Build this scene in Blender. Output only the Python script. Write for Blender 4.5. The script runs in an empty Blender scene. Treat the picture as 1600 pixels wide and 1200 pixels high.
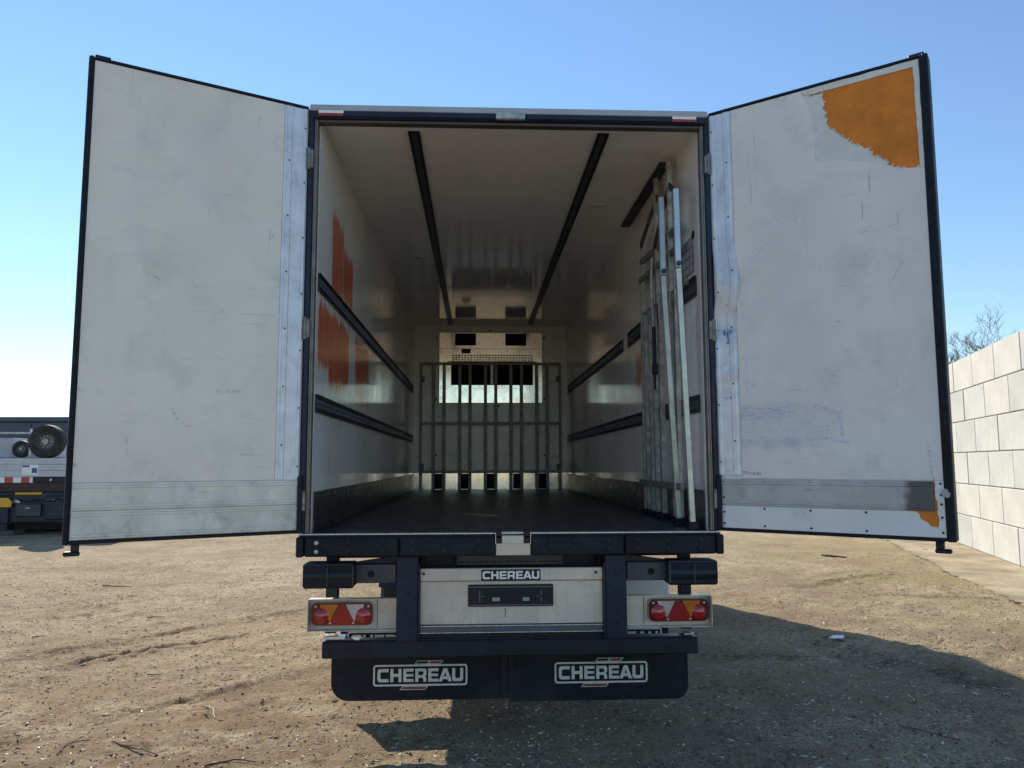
import bpy, bmesh, math, random
import numpy as np
from mathutils import Vector, Matrix
from mathutils.geometry import tessellate_polygon

# ------------------------------------------------------------------ camera, light, exposure
S = bpy.context.scene
COL = S.collection
rad = math.radians

YAW, PITCH, ROLL = 0.0458, 0.1024, -0.0028
cam_d = bpy.data.cameras.new('camera')
cam = bpy.data.objects.new('camera', cam_d)
COL.objects.link(cam)
cy, sy, cp, sp = math.cos(YAW), math.sin(YAW), math.cos(PITCH), math.sin(PITCH)
F = Vector((sy * cp, cy * cp, sp))
Rv = Vector((cy, -sy, 0))
U = Rv.cross(F)
c_, s_ = math.cos(ROLL), math.sin(ROLL)
R2, U2 = c_ * Rv + s_ * U, -s_ * Rv + c_ * U
M = Matrix((R2, U2, -F)).transposed().to_4x4()
M.translation = Vector((-0.2187, -4.8062, 1.7783))
cam.matrix_world = M
cam_d.sensor_width = 36
cam_d.lens = 36 * 1197.09 / 1600
cam_d.clip_start = 0.05
cam_d.clip_end = 5000
S.camera = cam

SUN_EL, SUN_AZ = rad(33), rad(-28.5)
world = bpy.data.worlds.new('World')
S.world = world
world.use_nodes = True
wn = world.node_tree
bg = wn.nodes['Background']
sky = wn.nodes.new('ShaderNodeTexSky')
sky.sky_type = 'NISHITA'
sky.sun_disc = False
sky.sun_elevation = SUN_EL
sky.sun_rotation = SUN_AZ
sky.altitude = 0
sky.air_density = 1.25
sky.dust_density = 0.0
sky.ozone_density = 5.0
wn.links.new(sky.outputs[0], bg.inputs[0])
bg.inputs[1].default_value = 0.108

sun_d = bpy.data.lights.new('sun', 'SUN')
sun_d.energy = 4.3
sun_d.angle = rad(0.5)
sun_d.color = (1, 0.93, 0.80)
sun = bpy.data.objects.new('sun', sun_d)
COL.objects.link(sun)
to_sun = Vector((math.sin(SUN_AZ) * math.cos(SUN_EL), math.cos(SUN_AZ) * math.cos(SUN_EL), math.sin(SUN_EL)))
sun.rotation_euler = to_sun.to_track_quat('Z', 'Y').to_euler()
sun.location = to_sun * 60

S.view_settings.view_transform = 'Standard'
S.view_settings.look = 'None'
S.view_settings.gamma = 1
S.view_settings.exposure = 0.68
S.view_settings.use_curve_mapping = False
S.cycles.max_bounces = 20
S.cycles.diffuse_bounces = 14
S.cycles.glossy_bounces = 10

random.seed(4)
RNG = np.random.default_rng(7)


# ------------------------------------------------------------------ node helpers
class NT:
    def __init__(s, name):
        s.m = bpy.data.materials.new(name)
        s.m.use_nodes = True
        s.t = s.m.node_tree
        s.b = s.t.nodes['Principled BSDF']
        s._p = None

    def n(s, typ, **kw):
        nd = s.t.nodes.new(typ)
        for k, v in kw.items():
            setattr(nd, k, v)
        return nd

    def put(s, sock, v):
        if isinstance(v, bpy.types.NodeSocket):
            s.t.links.new(v, sock)
        elif v is not None:
            if isinstance(v, (tuple, list)) and len(v) == 3 and sock.type == 'RGBA':
                v = (*v, 1)
            sock.default_value = v

    @property
    def p(s):
        if s._p is None:
            s._p = s.n('ShaderNodeTexCoord').outputs['Object']
        return s._p

    def math(s, op, a, b=None, c=None, clamp=False):
        nd = s.n('ShaderNodeMath', operation=op, use_clamp=clamp)
        for i, v in enumerate((a, b, c)):
            if v is not None:
                s.put(nd.inputs[i], v)
        return nd.outputs[0]

    def vm(s, op, a, b=None, out=0, scale=None):
        nd = s.n('ShaderNodeVectorMath', operation=op)
        s.put(nd.inputs[0], a)
        if b is not None:
            s.put(nd.inputs[1], b)
        if scale is not None:
            s.put(nd.inputs['Scale'], scale)
        return nd.outputs[out]

    def mapv(s, v, scale=(1, 1, 1), rot=(0, 0, 0), loc=(0, 0, 0)):
        nd = s.n('ShaderNodeMapping')
        s.put(nd.inputs['Vector'], v)
        nd.inputs['Scale'].default_value = scale
        nd.inputs['Rotation'].default_value = rot
        nd.inputs['Location'].default_value = loc
        return nd.outputs[0]

    def noise(s, v, scale=5, detail=4, rough=0.55, dist=0, color=False):
        nd = s.n('ShaderNodeTexNoise')
        s.put(nd.inputs['Vector'], v)
        nd.inputs['Scale'].default_value = scale
        nd.inputs['Detail'].default_value = detail
        nd.inputs['Roughness'].default_value = rough
        nd.inputs['Distortion'].default_value = dist
        return nd.outputs[1 if color else 0]

    def vor(s, v, scale=5, feature='F1', out='Distance', rnd=1):
        nd = s.n('ShaderNodeTexVoronoi', feature=feature)
        s.put(nd.inputs['Vector'], v)
        nd.inputs['Scale'].default_value = scale
        nd.inputs['Randomness'].default_value = rnd
        return nd.outputs[out]

    def ss(s, v, lo, hi, a=0.0, b=1.0):
        nd = s.n('ShaderNodeMapRange', interpolation_type='SMOOTHSTEP')
        s.put(nd.inputs[0], v)
        for i, q in enumerate((lo, hi, a, b)):
            s.put(nd.inputs[i + 1], q)
        return nd.outputs[0]

    def mix(s, f, a, b, blend='MIX'):
        nd = s.n('ShaderNodeMix', data_type='RGBA', blend_type=blend)
        s.put(nd.inputs[0], f)
        s.put(nd.inputs[6], a)
        s.put(nd.inputs[7], b)
        return nd.outputs[2]

    def sep(s, v):
        return s.n('ShaderNodeSeparateXYZ').outputs if False else s._sep(v)

    def _sep(s, v):
        nd = s.n('ShaderNodeSeparateXYZ')
        s.put(nd.inputs[0], v)
        return nd.outputs

    def box(s, x, y, x0, x1, y0, y1, sx=0.02, sy=None):
        sy = sx if sy is None else sy
        a = s.math('MULTIPLY', s.ss(x, x0 - sx, x0 + sx), s.ss(x, x1 + sx, x1 - sx))
        b = s.math('MULTIPLY', s.ss(y, y0 - sy, y0 + sy), s.ss(y, y1 + sy, y1 - sy))
        return s.math('MULTIPLY', a, b)

    def seg(s, v, a, b, w):
        A, B = Vector(a), Vector(b)
        ba = B - A
        pa = s.vm('SUBTRACT', v, tuple(A))
        h = s.math('MULTIPLY', s.vm('DOT_PRODUCT', pa, tuple(ba), out='Value'), 1 / max(ba.dot(ba), 1e-9), clamp=True)
        d = s.vm('LENGTH', s.vm('SUBTRACT', pa, s.vm('SCALE', tuple(ba), scale=h)), out='Value')
        return s.ss(d, w, w * 0.3)

    def mx(s, lst):
        r = lst[0]
        for q in lst[1:]:
            r = s.math('MAXIMUM', r, q)
        return r

    def bump(s, h, strength=0.3, dist=0.01):
        nd = s.n('ShaderNodeBump')
        nd.inputs['Strength'].default_value = strength
        nd.inputs['Distance'].default_value = dist
        s.put(nd.inputs['Height'], h)
        s.put(s.b.inputs['Normal'], nd.outputs[0])
        return nd.outputs[0]


def surf(name, col, rough=0.5, metal=0.0, var=0.12, vscale=2.5, dirt=None, damt=0.3, dscale=4, spots=0.0, scr=0.0,
         bump=0.0, bscale=60, streak=0.0, coat=0.0, spec=None, extra=None, rvar=0.1, grime=None):
    n = NT(name)
    p = n.p
    n1 = n.noise(p, vscale, 5, 0.6)
    dark = tuple(c * (1 - var) for c in col)
    lite = tuple(min(1, c * (1 + var)) for c in col)
    c = n.mix(n.ss(n1, 0.3, 0.7), dark, lite)
    if dirt is not None:
        n2 = n.noise(p, dscale, 8, 0.68, 0.4)
        c = n.mix(n.math('MULTIPLY', n.ss(n2, 0.47, 0.75), damt), c, dirt)
    if streak:
        n3 = n.noise(n.mapv(p, (14, 14, 0.7)), 1.6, 5, 0.6)
        c = n.mix(n.math('MULTIPLY', n.ss(n3, 0.5, 0.75), streak), c, tuple(q * 0.45 for q in col))
    if scr:
        for k, (sc, ro) in enumerate((((3, 3, 55), (0.05, 0.1, 0)), ((50, 50, 3), (0.15, 0.3, 0)), ((5, 5, 70), (0.3, 0.6, 0)))):
            q = n.noise(n.mapv(p, sc, ro), 1.0, 3, 0.5, 0.3)
            msk = n.ss(n.noise(p, 1.7 + k, 2, 0.5), 0.5, 0.68)
            c = n.mix(n.math('MULTIPLY', n.math('MULTIPLY', n.ss(q, 0.69, 0.75), msk), scr), c, tuple(x * 0.35 for x in col))
    if spots:
        v = n.vor(p, 9)
        sz = n.ss(n.noise(p, 3.1, 3), 0.45, 0.8, 0.0, 0.09)
        c = n.mix(n.math('MULTIPLY', n.math('LESS_THAN', v, sz), spots), c, tuple(x * 0.3 for x in col))
    if extra:
        c = extra(n, p, c)
    n.put(n.b.inputs['Base Color'], c)
    n.put(n.b.inputs['Roughness'], n.ss(n.noise(p, vscale * 3, 4), 0.2, 0.8, max(0.03, rough - rvar), min(1, rough + rvar)))
    n.b.inputs['Metallic'].default_value = metal
    if coat:
        n.b.inputs['Coat Weight'].default_value = coat
        n.b.inputs['Coat Roughness'].default_value = 0.08
    if spec is not None:
        n.b.inputs['Specular IOR Level'].default_value = spec
    if bump:
        n.bump(n.noise(p, bscale, 4, 0.6), bump, 0.004)
    return n.m


# ------------------------------------------------------------------ mesh helpers
class MB:
    def __init__(s):
        s.v, s.f = [], []

    def add(s, vs, fs):
        o = len(s.v)
        s.v += [tuple(v) for v in vs]
        s.f += [tuple(i + o for i in f) for f in fs]
        return s

    def box(s, x0, x1, y0, y1, z0, z1, c=0.0):
        x0, x1 = sorted((x0, x1)); y0, y1 = sorted((y0, y1)); z0, z1 = sorted((z0, z1))
        ctr = ((x0 + x1) / 2, (y0 + y1) / 2, (z0 + z1) / 2)
        return s.obox(Matrix.Translation(ctr), ((x1 - x0) / 2, (y1 - y0) / 2, (z1 - z0) / 2), c)

    def obox(s, mat, h, c=0.0):
        if c <= 0:
            vs = [mat @ Vector((sx * h[0], sy_ * h[1], sz * h[2])) for sx in (-1, 1) for sy_ in (-1, 1) for sz in (-1, 1)]
            return s.add(vs, [(0, 1, 3, 2), (4, 6, 7, 5), (0, 4, 5, 1), (2, 3, 7, 6), (0, 2, 6, 4), (1, 5, 7, 3)])
        c = min(c, min(h) * 0.9)
        idx, vs = {}, []
        for sx in (-1, 1):
            for sy_ in (-1, 1):
                for sz in (-1, 1):
                    for ax in range(3):
                        q = [sx * (h[0] - c), sy_ * (h[1] - c), sz * (h[2] - c)]
                        q[ax] += (sx, sy_, sz)[ax] * c
                        idx[(sx, sy_, sz, ax)] = len(vs)
                        vs.append(mat @ Vector(q))
        fs = []
        for ax in range(3):
            a, b = [k for k in range(3) if k != ax]
            for sg in (-1, 1):
                ring = []
                for (u, w) in ((-1, -1), (1, -1), (1, 1), (-1, 1)):
                    k = [0, 0, 0]; k[ax] = sg; k[a] = u; k[b] = w
                    ring.append(idx[(*k, ax)])
                fs.append(ring if (sg > 0) == (ax != 1) else ring[::-1])
        for ax in range(3):
            a, b = [k for k in range(3) if k != ax]
            for u in (-1, 1):
                for w in (-1, 1):
                    k0 = [0, 0, 0]; k0[ax] = -1; k0[a] = u; k0[b] = w
                    k1 = list(k0); k1[ax] = 1
                    fs.append((idx[(*k0, a)], idx[(*k1, a)], idx[(*k1, b)], idx[(*k0, b)]))
        for key in [(x, y, z) for x in (-1, 1) for y in (-1, 1) for z in (-1, 1)]:
            fs.append((idx[(*key, 0)], idx[(*key, 1)], idx[(*key, 2)]))
        return s.add(vs, fs)

    def beam(s, p, q, w, d, up=(0, 0, 1), c=0.0):
        p, q = Vector(p), Vector(q)
        z = (q - p).normalized()
        u = Vector(up)
        if abs(z.dot(u)) > 0.98:
            u = Vector((0, 1, 0))
        x = u.cross(z).normalized()
        y = z.cross(x)
        m = Matrix((x, y, z)).transposed().to_4x4()
        m.translation = (p + q) / 2
        return s.obox(m, (w / 2, d / 2, (q - p).length / 2), c)

    def cyl(s, p, q, r, n=14, r2=None, cap=True):
        p, q = Vector(p), Vector(q)
        r2 = r if r2 is None else r2
        z = (q - p).normalized()
        u = Vector((0, 0, 1)) if abs(z.z) < 0.9 else Vector((1, 0, 0))
        x = u.cross(z).normalized(); y = z.cross(x)
        vs = []
        for (o, rr) in ((p, r), (q, r2)):
            for k in range(n):
                a = 2 * math.pi * k / n
                vs.append(o + x * math.cos(a) * rr + y * math.sin(a) * rr)
        fs = [(k, (k + 1) % n, n + (k + 1) % n, n + k) for k in range(n)]
        if cap:
            fs += [tuple(range(n))[::-1], tuple(range(n, 2 * n))]
        return s.add(vs, fs)

    def tube(s, pts, r, n=6):
        pts = [Vector(p) for p in pts]
        rs = r if isinstance(r, (list, tuple)) else [r] * len(pts)
        vs, fs = [], []
        for i, p in enumerate(pts):
            t = (pts[min(i + 1, len(pts) - 1)] - pts[max(i - 1, 0)]).normalized()
            u = Vector((0, 0, 1)) if abs(t.z) < 0.9 else Vector((1, 0, 0))
            x = u.cross(t).normalized(); y = t.cross(x)
            for k in range(n):
                a = 2 * math.pi * k / n
                vs.append(p + (x * math.cos(a) + y * math.sin(a)) * rs[i])
        for i in range(len(pts) - 1):
            for k in range(n):
                fs.append((i * n + k, i * n + (k + 1) % n, (i + 1) * n + (k + 1) % n, (i + 1) * n + k))
        fs += [tuple(range(n))[::-1], tuple(range((len(pts) - 1) * n, len(pts) * n))]
        return s.add(vs, fs)

    def prism(s, outer, holes, fn, t):
        """polygon (u,w) loops with holes, placed by fn(u, w, depth), thickness t towards depth 0..t"""
        loops = [list(outer)] + [list(h) for h in holes]
        tris = tessellate_polygon([[Vector((u, w, 0)) for u, w in lp] for lp in loops])
        flat = [q for lp in loops for q in lp]
        n = len(flat)
        vs = [fn(u, w, 0) for u, w in flat] + [fn(u, w, t) for u, w in flat]
        fs = [tuple(tr) for tr in tris] + [tuple(i + n for i in tr[::-1]) for tr in tris]
        o = 0
        for lp in loops:
            k = len(lp)
            for i in range(k):
                a, b = o + i, o + (i + 1) % k
                fs.append((a, b, b + n, a + n))
            o += k
        return s.add(vs, fs)

    def lathe(s, prof, ctr, ax, n=32):
        """prof: (radius, offset along axis)"""
        ax = Vector(ax).normalized(); ctr = Vector(ctr)
        u = Vector((0, 0, 1)) if abs(ax.z) < 0.9 else Vector((1, 0, 0))
        x = u.cross(ax).normalized(); y = ax.cross(x)
        vs, fs = [], []
        for r, h in prof:
            for k in range(n):
                a = 2 * math.pi * k / n
                vs.append(ctr + ax * h + (x * math.cos(a) + y * math.sin(a)) * r)
        for i in range(len(prof) - 1):
            for k in range(n):
                fs.append((i * n + k, i * n + (k + 1) % n, (i + 1) * n + (k + 1) % n, (i + 1) * n + k))
        return s.add(vs, fs)

    def build(s, name, mat, parent=None, smooth=False, **props):
        me = bpy.data.meshes.new(name)
        me.from_pydata(s.v, [], s.f)
        me.validate()
        bm = bmesh.new(); bm.from_mesh(me)
        bmesh.ops.recalc_face_normals(bm, faces=bm.faces)
        bm.to_mesh(me); bm.free()
        if smooth:
            me.polygons.foreach_set('use_smooth', [True] * len(me.polygons))
            try:
                me.set_sharp_from_angle(angle=rad(40))
            except Exception:
                pass
        me.materials.append(mat)
        o = bpy.data.objects.new(name, me)
        COL.objects.link(o)
        if parent is not None:
            o.parent = parent
        for k, v in props.items():
            o[k] = v
        return o


def each(name, mat, parent, mbs, smooth=False, **k):
    return [m.build(name, mat, parent, smooth, **k) for m in mbs]


def thing(name, label, cat, loc=(0, 0, 0), rz=0, group=None, parent=None):
    o = bpy.data.objects.new(name, None)
    o.empty_display_size = 0.2
    COL.objects.link(o)
    o.location = loc; o.rotation_euler = (0, 0, rz)
    o['label'] = label; o['category'] = cat
    if group:
        o['group'] = group
    return o


def tag(o, label, cat, group=None):
    o['label'] = label; o['category'] = cat
    if group:
        o['group'] = group
    return o


def copy_tree(o, parent=None):
    c = o.copy(); COL.objects.link(c)
    if parent is not None:
        c.parent = parent
    for ch in list(o.children):
        copy_tree(ch, c)
    return c


def rrect(x0, x1, z0, z1, r, n=5):
    if not isinstance(r, (tuple, list)):
        r = (r,) * 4
    out = []
    for (cx, cz, a0, rr) in ((x0, z0, 180, r[0]), (x1, z0, 270, r[1]), (x1, z1, 0, r[2]), (x0, z1, 90, r[3])):
        sx = 1 if cx == x0 else -1
        sz = 1 if cz == z0 else -1
        if rr <= 0:
            out.append((cx, cz)); continue
        for k in range(n + 1):
            a = rad(a0 + 90 * k / n)
            out.append((cx + sx * rr + rr * math.cos(a), cz + sz * rr + rr * math.sin(a)))
    return out


def jag(pts, step=0.02, amp=0.006, closed=False, seed=1):
    r = random.Random(seed)
    out = []
    seq = list(pts) + ([pts[0]] if closed else [])
    for (a, b) in zip(seq[:-1], seq[1:]):
        A, B = Vector(a), Vector(b)
        L = (B - A).length
        k = max(1, int(L / step))
        nrm = Vector((-(B - A).y, (B - A).x)) / max(L, 1e-6)
        for i in range(k):
            q = A.lerp(B, i / k)
            if i:
                q = q + nrm * r.uniform(-amp, amp)
            out.append((q.x, q.y))
    if not closed:
        out.append(tuple(pts[-1]))
    return out


# letters on a unit-height grid (width about 0.95), bold and squared
GL = {
    'C': ([(.2, 0), (.95, 0), (.95, .24), (.34, .24), (.25, .32), (.25, .68), (.34, .76), (.95, .76), (.95, 1), (.2, 1), (.06, .94), (0, .8), (0, .2), (.06, .06)], []),
    'H': ([(0, 0), (.26, 0), (.26, .39), (.69, .39), (.69, 0), (.95, 0), (.95, 1), (.69, 1), (.69, .62), (.26, .62), (.26, 1), (0, 1)], []),
    'E': ([(0, 0), (.88, 0), (.88, .22), (.26, .22), (.26, .4), (.85, .4), (.85, .6), (.26, .6), (.26, .78), (.88, .78), (.88, 1), (0, 1)], []),
    'R': ([(0, 0), (.26, 0), (.26, .3), (.58, .3), (.68, .22), (.68, 0), (.94, 0), (.94, .26), (.84, .42), (.95, .55), (.95, .84), (.89, .95), (.77, 1), (0, 1)],
          [[(.26, .5), (.62, .5), (.69, .57), (.69, .72), (.62, .79), (.26, .79)]]),
    'A': ([(0, 0), (.28, 0), (.37, .18), (.74, .18), (.83, 0), (1.12, 0), (.71, 1), (.4, 1)], [[(.45, .38), (.66, .38), (.555, .72)]]),
    'U': ([(.2, 0), (.75, 0), (.89, .06), (.95, .2), (.95, 1), (.69, 1), (.69, .32), (.61, .24), (.34, .24), (.26, .32), (.26, 1), (0, 1), (0, .2), (.06, .06)], []),
}


def lettering(mb, text, x0, x1, z0, z1, fn, t, gap=0.14):
    ws = [max(q[0] for q in GL[c][0]) for c in text]
    gaps = []
    for a, b in zip(text[:-1], text[1:]):
        gaps.append(gap * (0.15 if 'A' in (a, b) else 1))
    tot = sum(ws) + sum(gaps)
    sx = (x1 - x0) / tot
    x = x0
    for i, c in enumerate(text):
        o, h = GL[c]
        f = lambda u, w: (x + u * sx, z0 + w * (z1 - z0))
        mb.prism([f(*q) for q in o], [[f(*q) for q in hh] for hh in h], fn, t)
        x += (ws[i] + (gaps[i] if i < len(gaps) else 0)) * sx


def YF(y):           # polygons in the x-z plane facing the viewer (towards -y)
    return lambda u, w, d: (u, y - d, w)


# ------------------------------------------------------------------ materials
black_rubber = surf('black_rubber', (0.009, 0.013, 0.021), 0.5, var=0.3, dirt=(0.045, 0.047, 0.05), damt=0.25, dscale=14, bump=0.15, bscale=90, spec=0.22)
black_steel = surf('black_steel', (0.011, 0.016, 0.027), 0.42, var=0.3, dirt=(0.07, 0.065, 0.06), damt=0.22, dscale=9, scr=0.0, bump=0.08, bscale=120, spec=0.3)
navy_steel = surf('navy_steel', (0.011, 0.019, 0.042), 0.4, var=0.25, dirt=(0.05, 0.05, 0.06), damt=0.22, dscale=10, spec=0.3)
dark_grey_steel = surf('dark_grey_steel', (0.045, 0.052, 0.062), 0.42, metal=0.3, var=0.2, dirt=(0.12, 0.1, 0.08), damt=0.35, dscale=9)
cream_steel = surf('cream_steel', (0.64, 0.585, 0.51), 0.36, metal=0.25, var=0.12, dirt=(0.22, 0.16, 0.11), damt=0.4, dscale=5, streak=0.3, bump=0.05, bscale=40)
galv = surf('galvanised_steel', (0.46, 0.47, 0.44), 0.42, metal=0.55, var=0.3, vscale=14, dirt=(0.1, 0.09, 0.08), damt=0.45, dscale=12)
dark_galv = surf('dull_galvanised_steel', (0.22, 0.22, 0.2), 0.5, metal=0.3, var=0.35, vscale=18, dirt=(0.35, 0.34, 0.3), damt=0.35, dscale=30)
bright_alu = surf('brushed_aluminium', (0.72, 0.73, 0.72), 0.3, metal=0.8, var=0.1, vscale=6, dirt=(0.35, 0.33, 0.3), damt=0.35, dscale=8)
strip_alu = surf('aluminium_strip', (0.66, 0.69, 0.73), 0.42, metal=0.35, var=0.1, vscale=5, dirt=(0.27, 0.27, 0.27), damt=0.45, dscale=7, scr=0.5, spots=0.6)
kick_alu = surf('aluminium_kick_plate', (0.66, 0.655, 0.62), 0.42, metal=0.3, var=0.1, vscale=5, dirt=(0.25, 0.24, 0.22), damt=0.5, dscale=6, scr=0.8, spots=0.7, streak=0.1)
dark_kick = surf('worn_grey_kick_plate', (0.46, 0.47, 0.49), 0.4, metal=0.35, var=0.12, vscale=4, dirt=(0.16, 0.16, 0.17), damt=0.5, dscale=5, scr=0.8,
                 extra=lambda n, p, c: n.mix(n.math('MULTIPLY', n.ss(n._sep(n.vm('ADD', p, n.vm('SCALE', n.noise(p, 9, 4, color=True), scale=0.1)))[0], 1.08, 1.14), 0.8), c, (0.035, 0.035, 0.04)))
kick_inner = surf('interior_kick_steel', (0.06, 0.066, 0.075), 0.33, metal=0.4, var=0.3, vscale=3, dirt=(0.16, 0.15, 0.14), damt=0.5, dscale=9, scr=0.5)
rail_mat = surf('dark_anodised_rail', (0.018, 0.024, 0.038), 0.42, metal=0.4, var=0.2, vscale=6, dirt=(0.1, 0.1, 0.1), damt=0.2, dscale=20)
slot_mat = surf('rail_slot_metal', (0.12, 0.14, 0.17), 0.4, metal=0.5, var=0.2)
foam_white_print = surf('white_print', (0.62, 0.62, 0.58), 0.5, var=0.1, vscale=30, dirt=(0.2, 0.2, 0.19), damt=0.4, dscale=25)
red_print = surf('red_print', (0.2, 0.02, 0.025), 0.5, var=0.2, vscale=30)
white_sheet = surf('white_print_bright', (0.85, 0.85, 0.84), 0.4, var=0.04)
flap_mat = surf('dusty_flap_rubber', (0.008, 0.012, 0.019), 0.55, var=0.3, vscale=1.5, dirt=(0.075, 0.068, 0.058), damt=0.4, dscale=2.2, scr=0.6, streak=0.0, bump=0.25, bscale=12, spec=0.2)
plastic_black = surf('black_plastic', (0.010, 0.014, 0.022), 0.38, var=0.2, spec=0.3)
tyre_mat = surf('tyre_rubber', (0.018, 0.019, 0.02), 0.75, var=0.3, dirt=(0.11, 0.095, 0.075), damt=0.4, dscale=6)
rim_mat = surf('dusty_steel_rim', (0.13, 0.14, 0.15), 0.5, metal=0.4, var=0.25, dirt=(0.2, 0.17, 0.14), damt=0.4)
red_lens = surf('red_lens', (0.40, 0.008, 0.012), 0.12, var=0.12, vscale=60, coat=0.8, spec=0.7)
dark_red_lens = surf('dark_red_lens', (0.16, 0.006, 0.01), 0.15, var=0.2, vscale=40, coat=0.8)
amber_lens = surf('amber_lens', (0.52, 0.15, 0.008), 0.15, var=0.2, vscale=50, coat=0.8)
clear_lens = surf('clear_lens', (0.52, 0.5, 0.49), 0.2, metal=0.3, var=0.15, vscale=40, coat=0.8)
hole_mat = surf('dark_opening', (0.006, 0.007, 0.009), 0.9, var=0.1)
blue_paint = surf('dark_blue_paint', (0.02, 0.04, 0.14), 0.4, var=0.2)


def liner_wall(n, p, c):
    o = n._sep(p)
    nz = n.noise(n.mapv(p, (30, 30, 3.0)), 1.0, 5, 0.65)
    nb = n.noise(p, 6, 5, 0.6)
    z = n.math('ADD', o[2], n.math('ADD', n.math('MULTIPLY', n.math('SUBTRACT', nz, 0.5), 0.35), n.math('MULTIPLY', n.math('SUBTRACT', nb, 0.5), 0.1)))
    y = n.math('ADD', o[1], n.math('MULTIPLY', n.math('SUBTRACT', nb, 0.5), 0.1))
    boxes = [(0.55, 1.0, 2.96, 3.56), (1.0, 1.46, 3.0, 3.42), (0.14, 0.8, 2.42, 2.83), (0.5, 1.33, 2.32, 2.83), (1.66, 2.46, 2.3, 2.84)]
    m = n.mx([n.box(y, z, *b, 0.03, 0.04) for b in boxes])
    left = n.math('LESS_THAN', o[0], 0)
    rb = n.mx([n.box(y, z, 0.2, 0.62, 3.06, 3.2, 0.04, 0.03), n.box(y, z, 1.75, 2.15, 2.45, 2.75, 0.1, 0.06)])
    m = n.math('ADD', n.math('MULTIPLY', m, left), n.math('MULTIPLY', n.math('MULTIPLY', rb, 0.7), n.math('SUBTRACT', 1, left)))
    worn = n.ss(n.noise(n.mapv(p, (60, 60, 6)), 1, 4, 0.7), 0.62, 0.74)
    scra = n.ss(n.noise(n.mapv(p, (30, 30, 90), (0.7, 0.2, 0)), 1, 3, 0.5), 0.70, 0.75)
    m = n.math('MULTIPLY', m, n.math('SUBTRACT', 1, n.math('MULTIPLY', n.math('MAXIMUM', worn, scra), 0.6)), clamp=True)
    red = n.mix(n.ss(n.noise(n.mapv(p, (30, 30, 2)), 1, 4), 0.3, 0.7), (0.60, 0.085, 0.014), (0.80, 0.18, 0.04))
    return n.mix(n.math('MULTIPLY', m, 0.93), c, red)


LINER = (0.87, 0.86, 0.83)
liner_mat = surf('white_interior_liner', LINER, 0.11, var=0.05, vscale=1.2, dirt=(0.33, 0.31, 0.28), damt=0.3, dscale=3.5, scr=0.45, spots=0.35,
                 bump=0.03, bscale=14, spec=0.5, extra=liner_wall, rvar=0.05)
ceil_mat = surf('ceiling_liner', (0.87, 0.86, 0.84), 0.09, var=0.05, vscale=1.2, dirt=(0.3, 0.27, 0.23), damt=0.2, dscale=5, spots=0.1,
                bump=0.02, bscale=20, spec=0.5, rvar=0.03)
back_mat = surf('front_bulkhead_liner', (0.86, 0.85, 0.81), 0.3, var=0.06, vscale=2, dirt=(0.3, 0.28, 0.25), damt=0.35, dscale=4, scr=0.5)
evap_mat = surf('evaporator_housing_metal', (0.90, 0.87, 0.77), 0.15, metal=0.85, var=0.05, vscale=3, dirt=(0.3, 0.26, 0.2), damt=0.4, dscale=16, spots=0.7, rvar=0.06)


def floor_extra(n, p, c):
    q = n.noise(n.mapv(p, (3, 40, 1)), 1, 4, 0.6)
    c = n.mix(n.math('MULTIPLY', n.ss(q, 0.64, 0.74), 0.5), c, (0.11, 0.11, 0.11))
    return c


floor_mat = surf('dark_resin_floor', (0.030, 0.035, 0.043), 0.42, var=0.3, vscale=3, dirt=(0.085, 0.08, 0.078), damt=0.5, dscale=5, bump=0.25, bscale=150, extra=floor_extra)


def door_extra(marks, blue=None):
    def ex(n, p, c):
        flat = n.vm('MULTIPLY', p, (1, 0, 1))
        wob = n.vm('SCALE', n.vm('SUBTRACT', n.noise(flat, 14, 4, 0.65, color=True), (0.5, 0.5, 0.5)), scale=0.035)
        wob = n.vm('MULTIPLY', wob, (1, 0, 1))
        q = n.vm('ADD', flat, wob)
        ms = [n.seg(q, (a[0], 0, a[1]), (b[0], 0, b[1]), w) for a, b, w in marks]
        brk = n.math('MULTIPLY', n.ss(n.noise(flat, 45, 5, 0.7), 0.40, 0.6), n.ss(n.noise(flat, 7, 3, 0.6), 0.3, 0.6))
        c = n.mix(n.math('MULTIPLY', n.math('MULTIPLY', n.mx(ms), brk), 0.38), c, (0.12, 0.12, 0.11))
        if blue:
            c = blue(n, p, q, c)
        return c
    return ex


LM = [((0.695, 2.384), (0.643, 2.38), .012), ((1.233, 2.191), (1.193, 2.165), .016), ((1.222, 1.778), (1.207, 1.771), .016), ((1.225, 1.71), (1.211, 1.744), .005),
      ((0.378, 2.62), (0.20, 2.623), .004), ((0.654, 2.667), (0.175, 2.682), .004), ((0.513, 2.712), (0.476, 2.669), .006), ((0.357, 1.832), (0.245, 1.825), .008),
      ((0.391, 1.757), (0.156, 1.751), .0035), ((0.663, 1.992), (0.30, 2.075), .003), ((0.419, 2.066), (0.2, 2.03), .004), ((0.298, 3.947), (0.315, 3.86), .012),
      ((0.66, 2.841), (0.642, 2.82), .01), ((0.588, 3.299), (0.583, 3.26), .006), ((0.803, 2.544), (0.79, 2.53), .008), ((0.37, 2.837), (0.15, 2.863), .004),
      ((0.735, 2.086), (0.716, 2.032), .01), ((0.19, 3.2), (0.235, 3.15), .008), ((0.2, 3.22), (0.2, 3.15), .007), ((0.19, 3.16), (0.225, 3.22), .006),
      ((0.66, 2.45), (0.2, 2.33), .003), ((1.0, 1.95), (0.96, 1.9), .006), ((0.5, 2.2), (0.35, 2.21), .012), ((0.9, 2.85), (0.84, 2.84), .012)]
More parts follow.
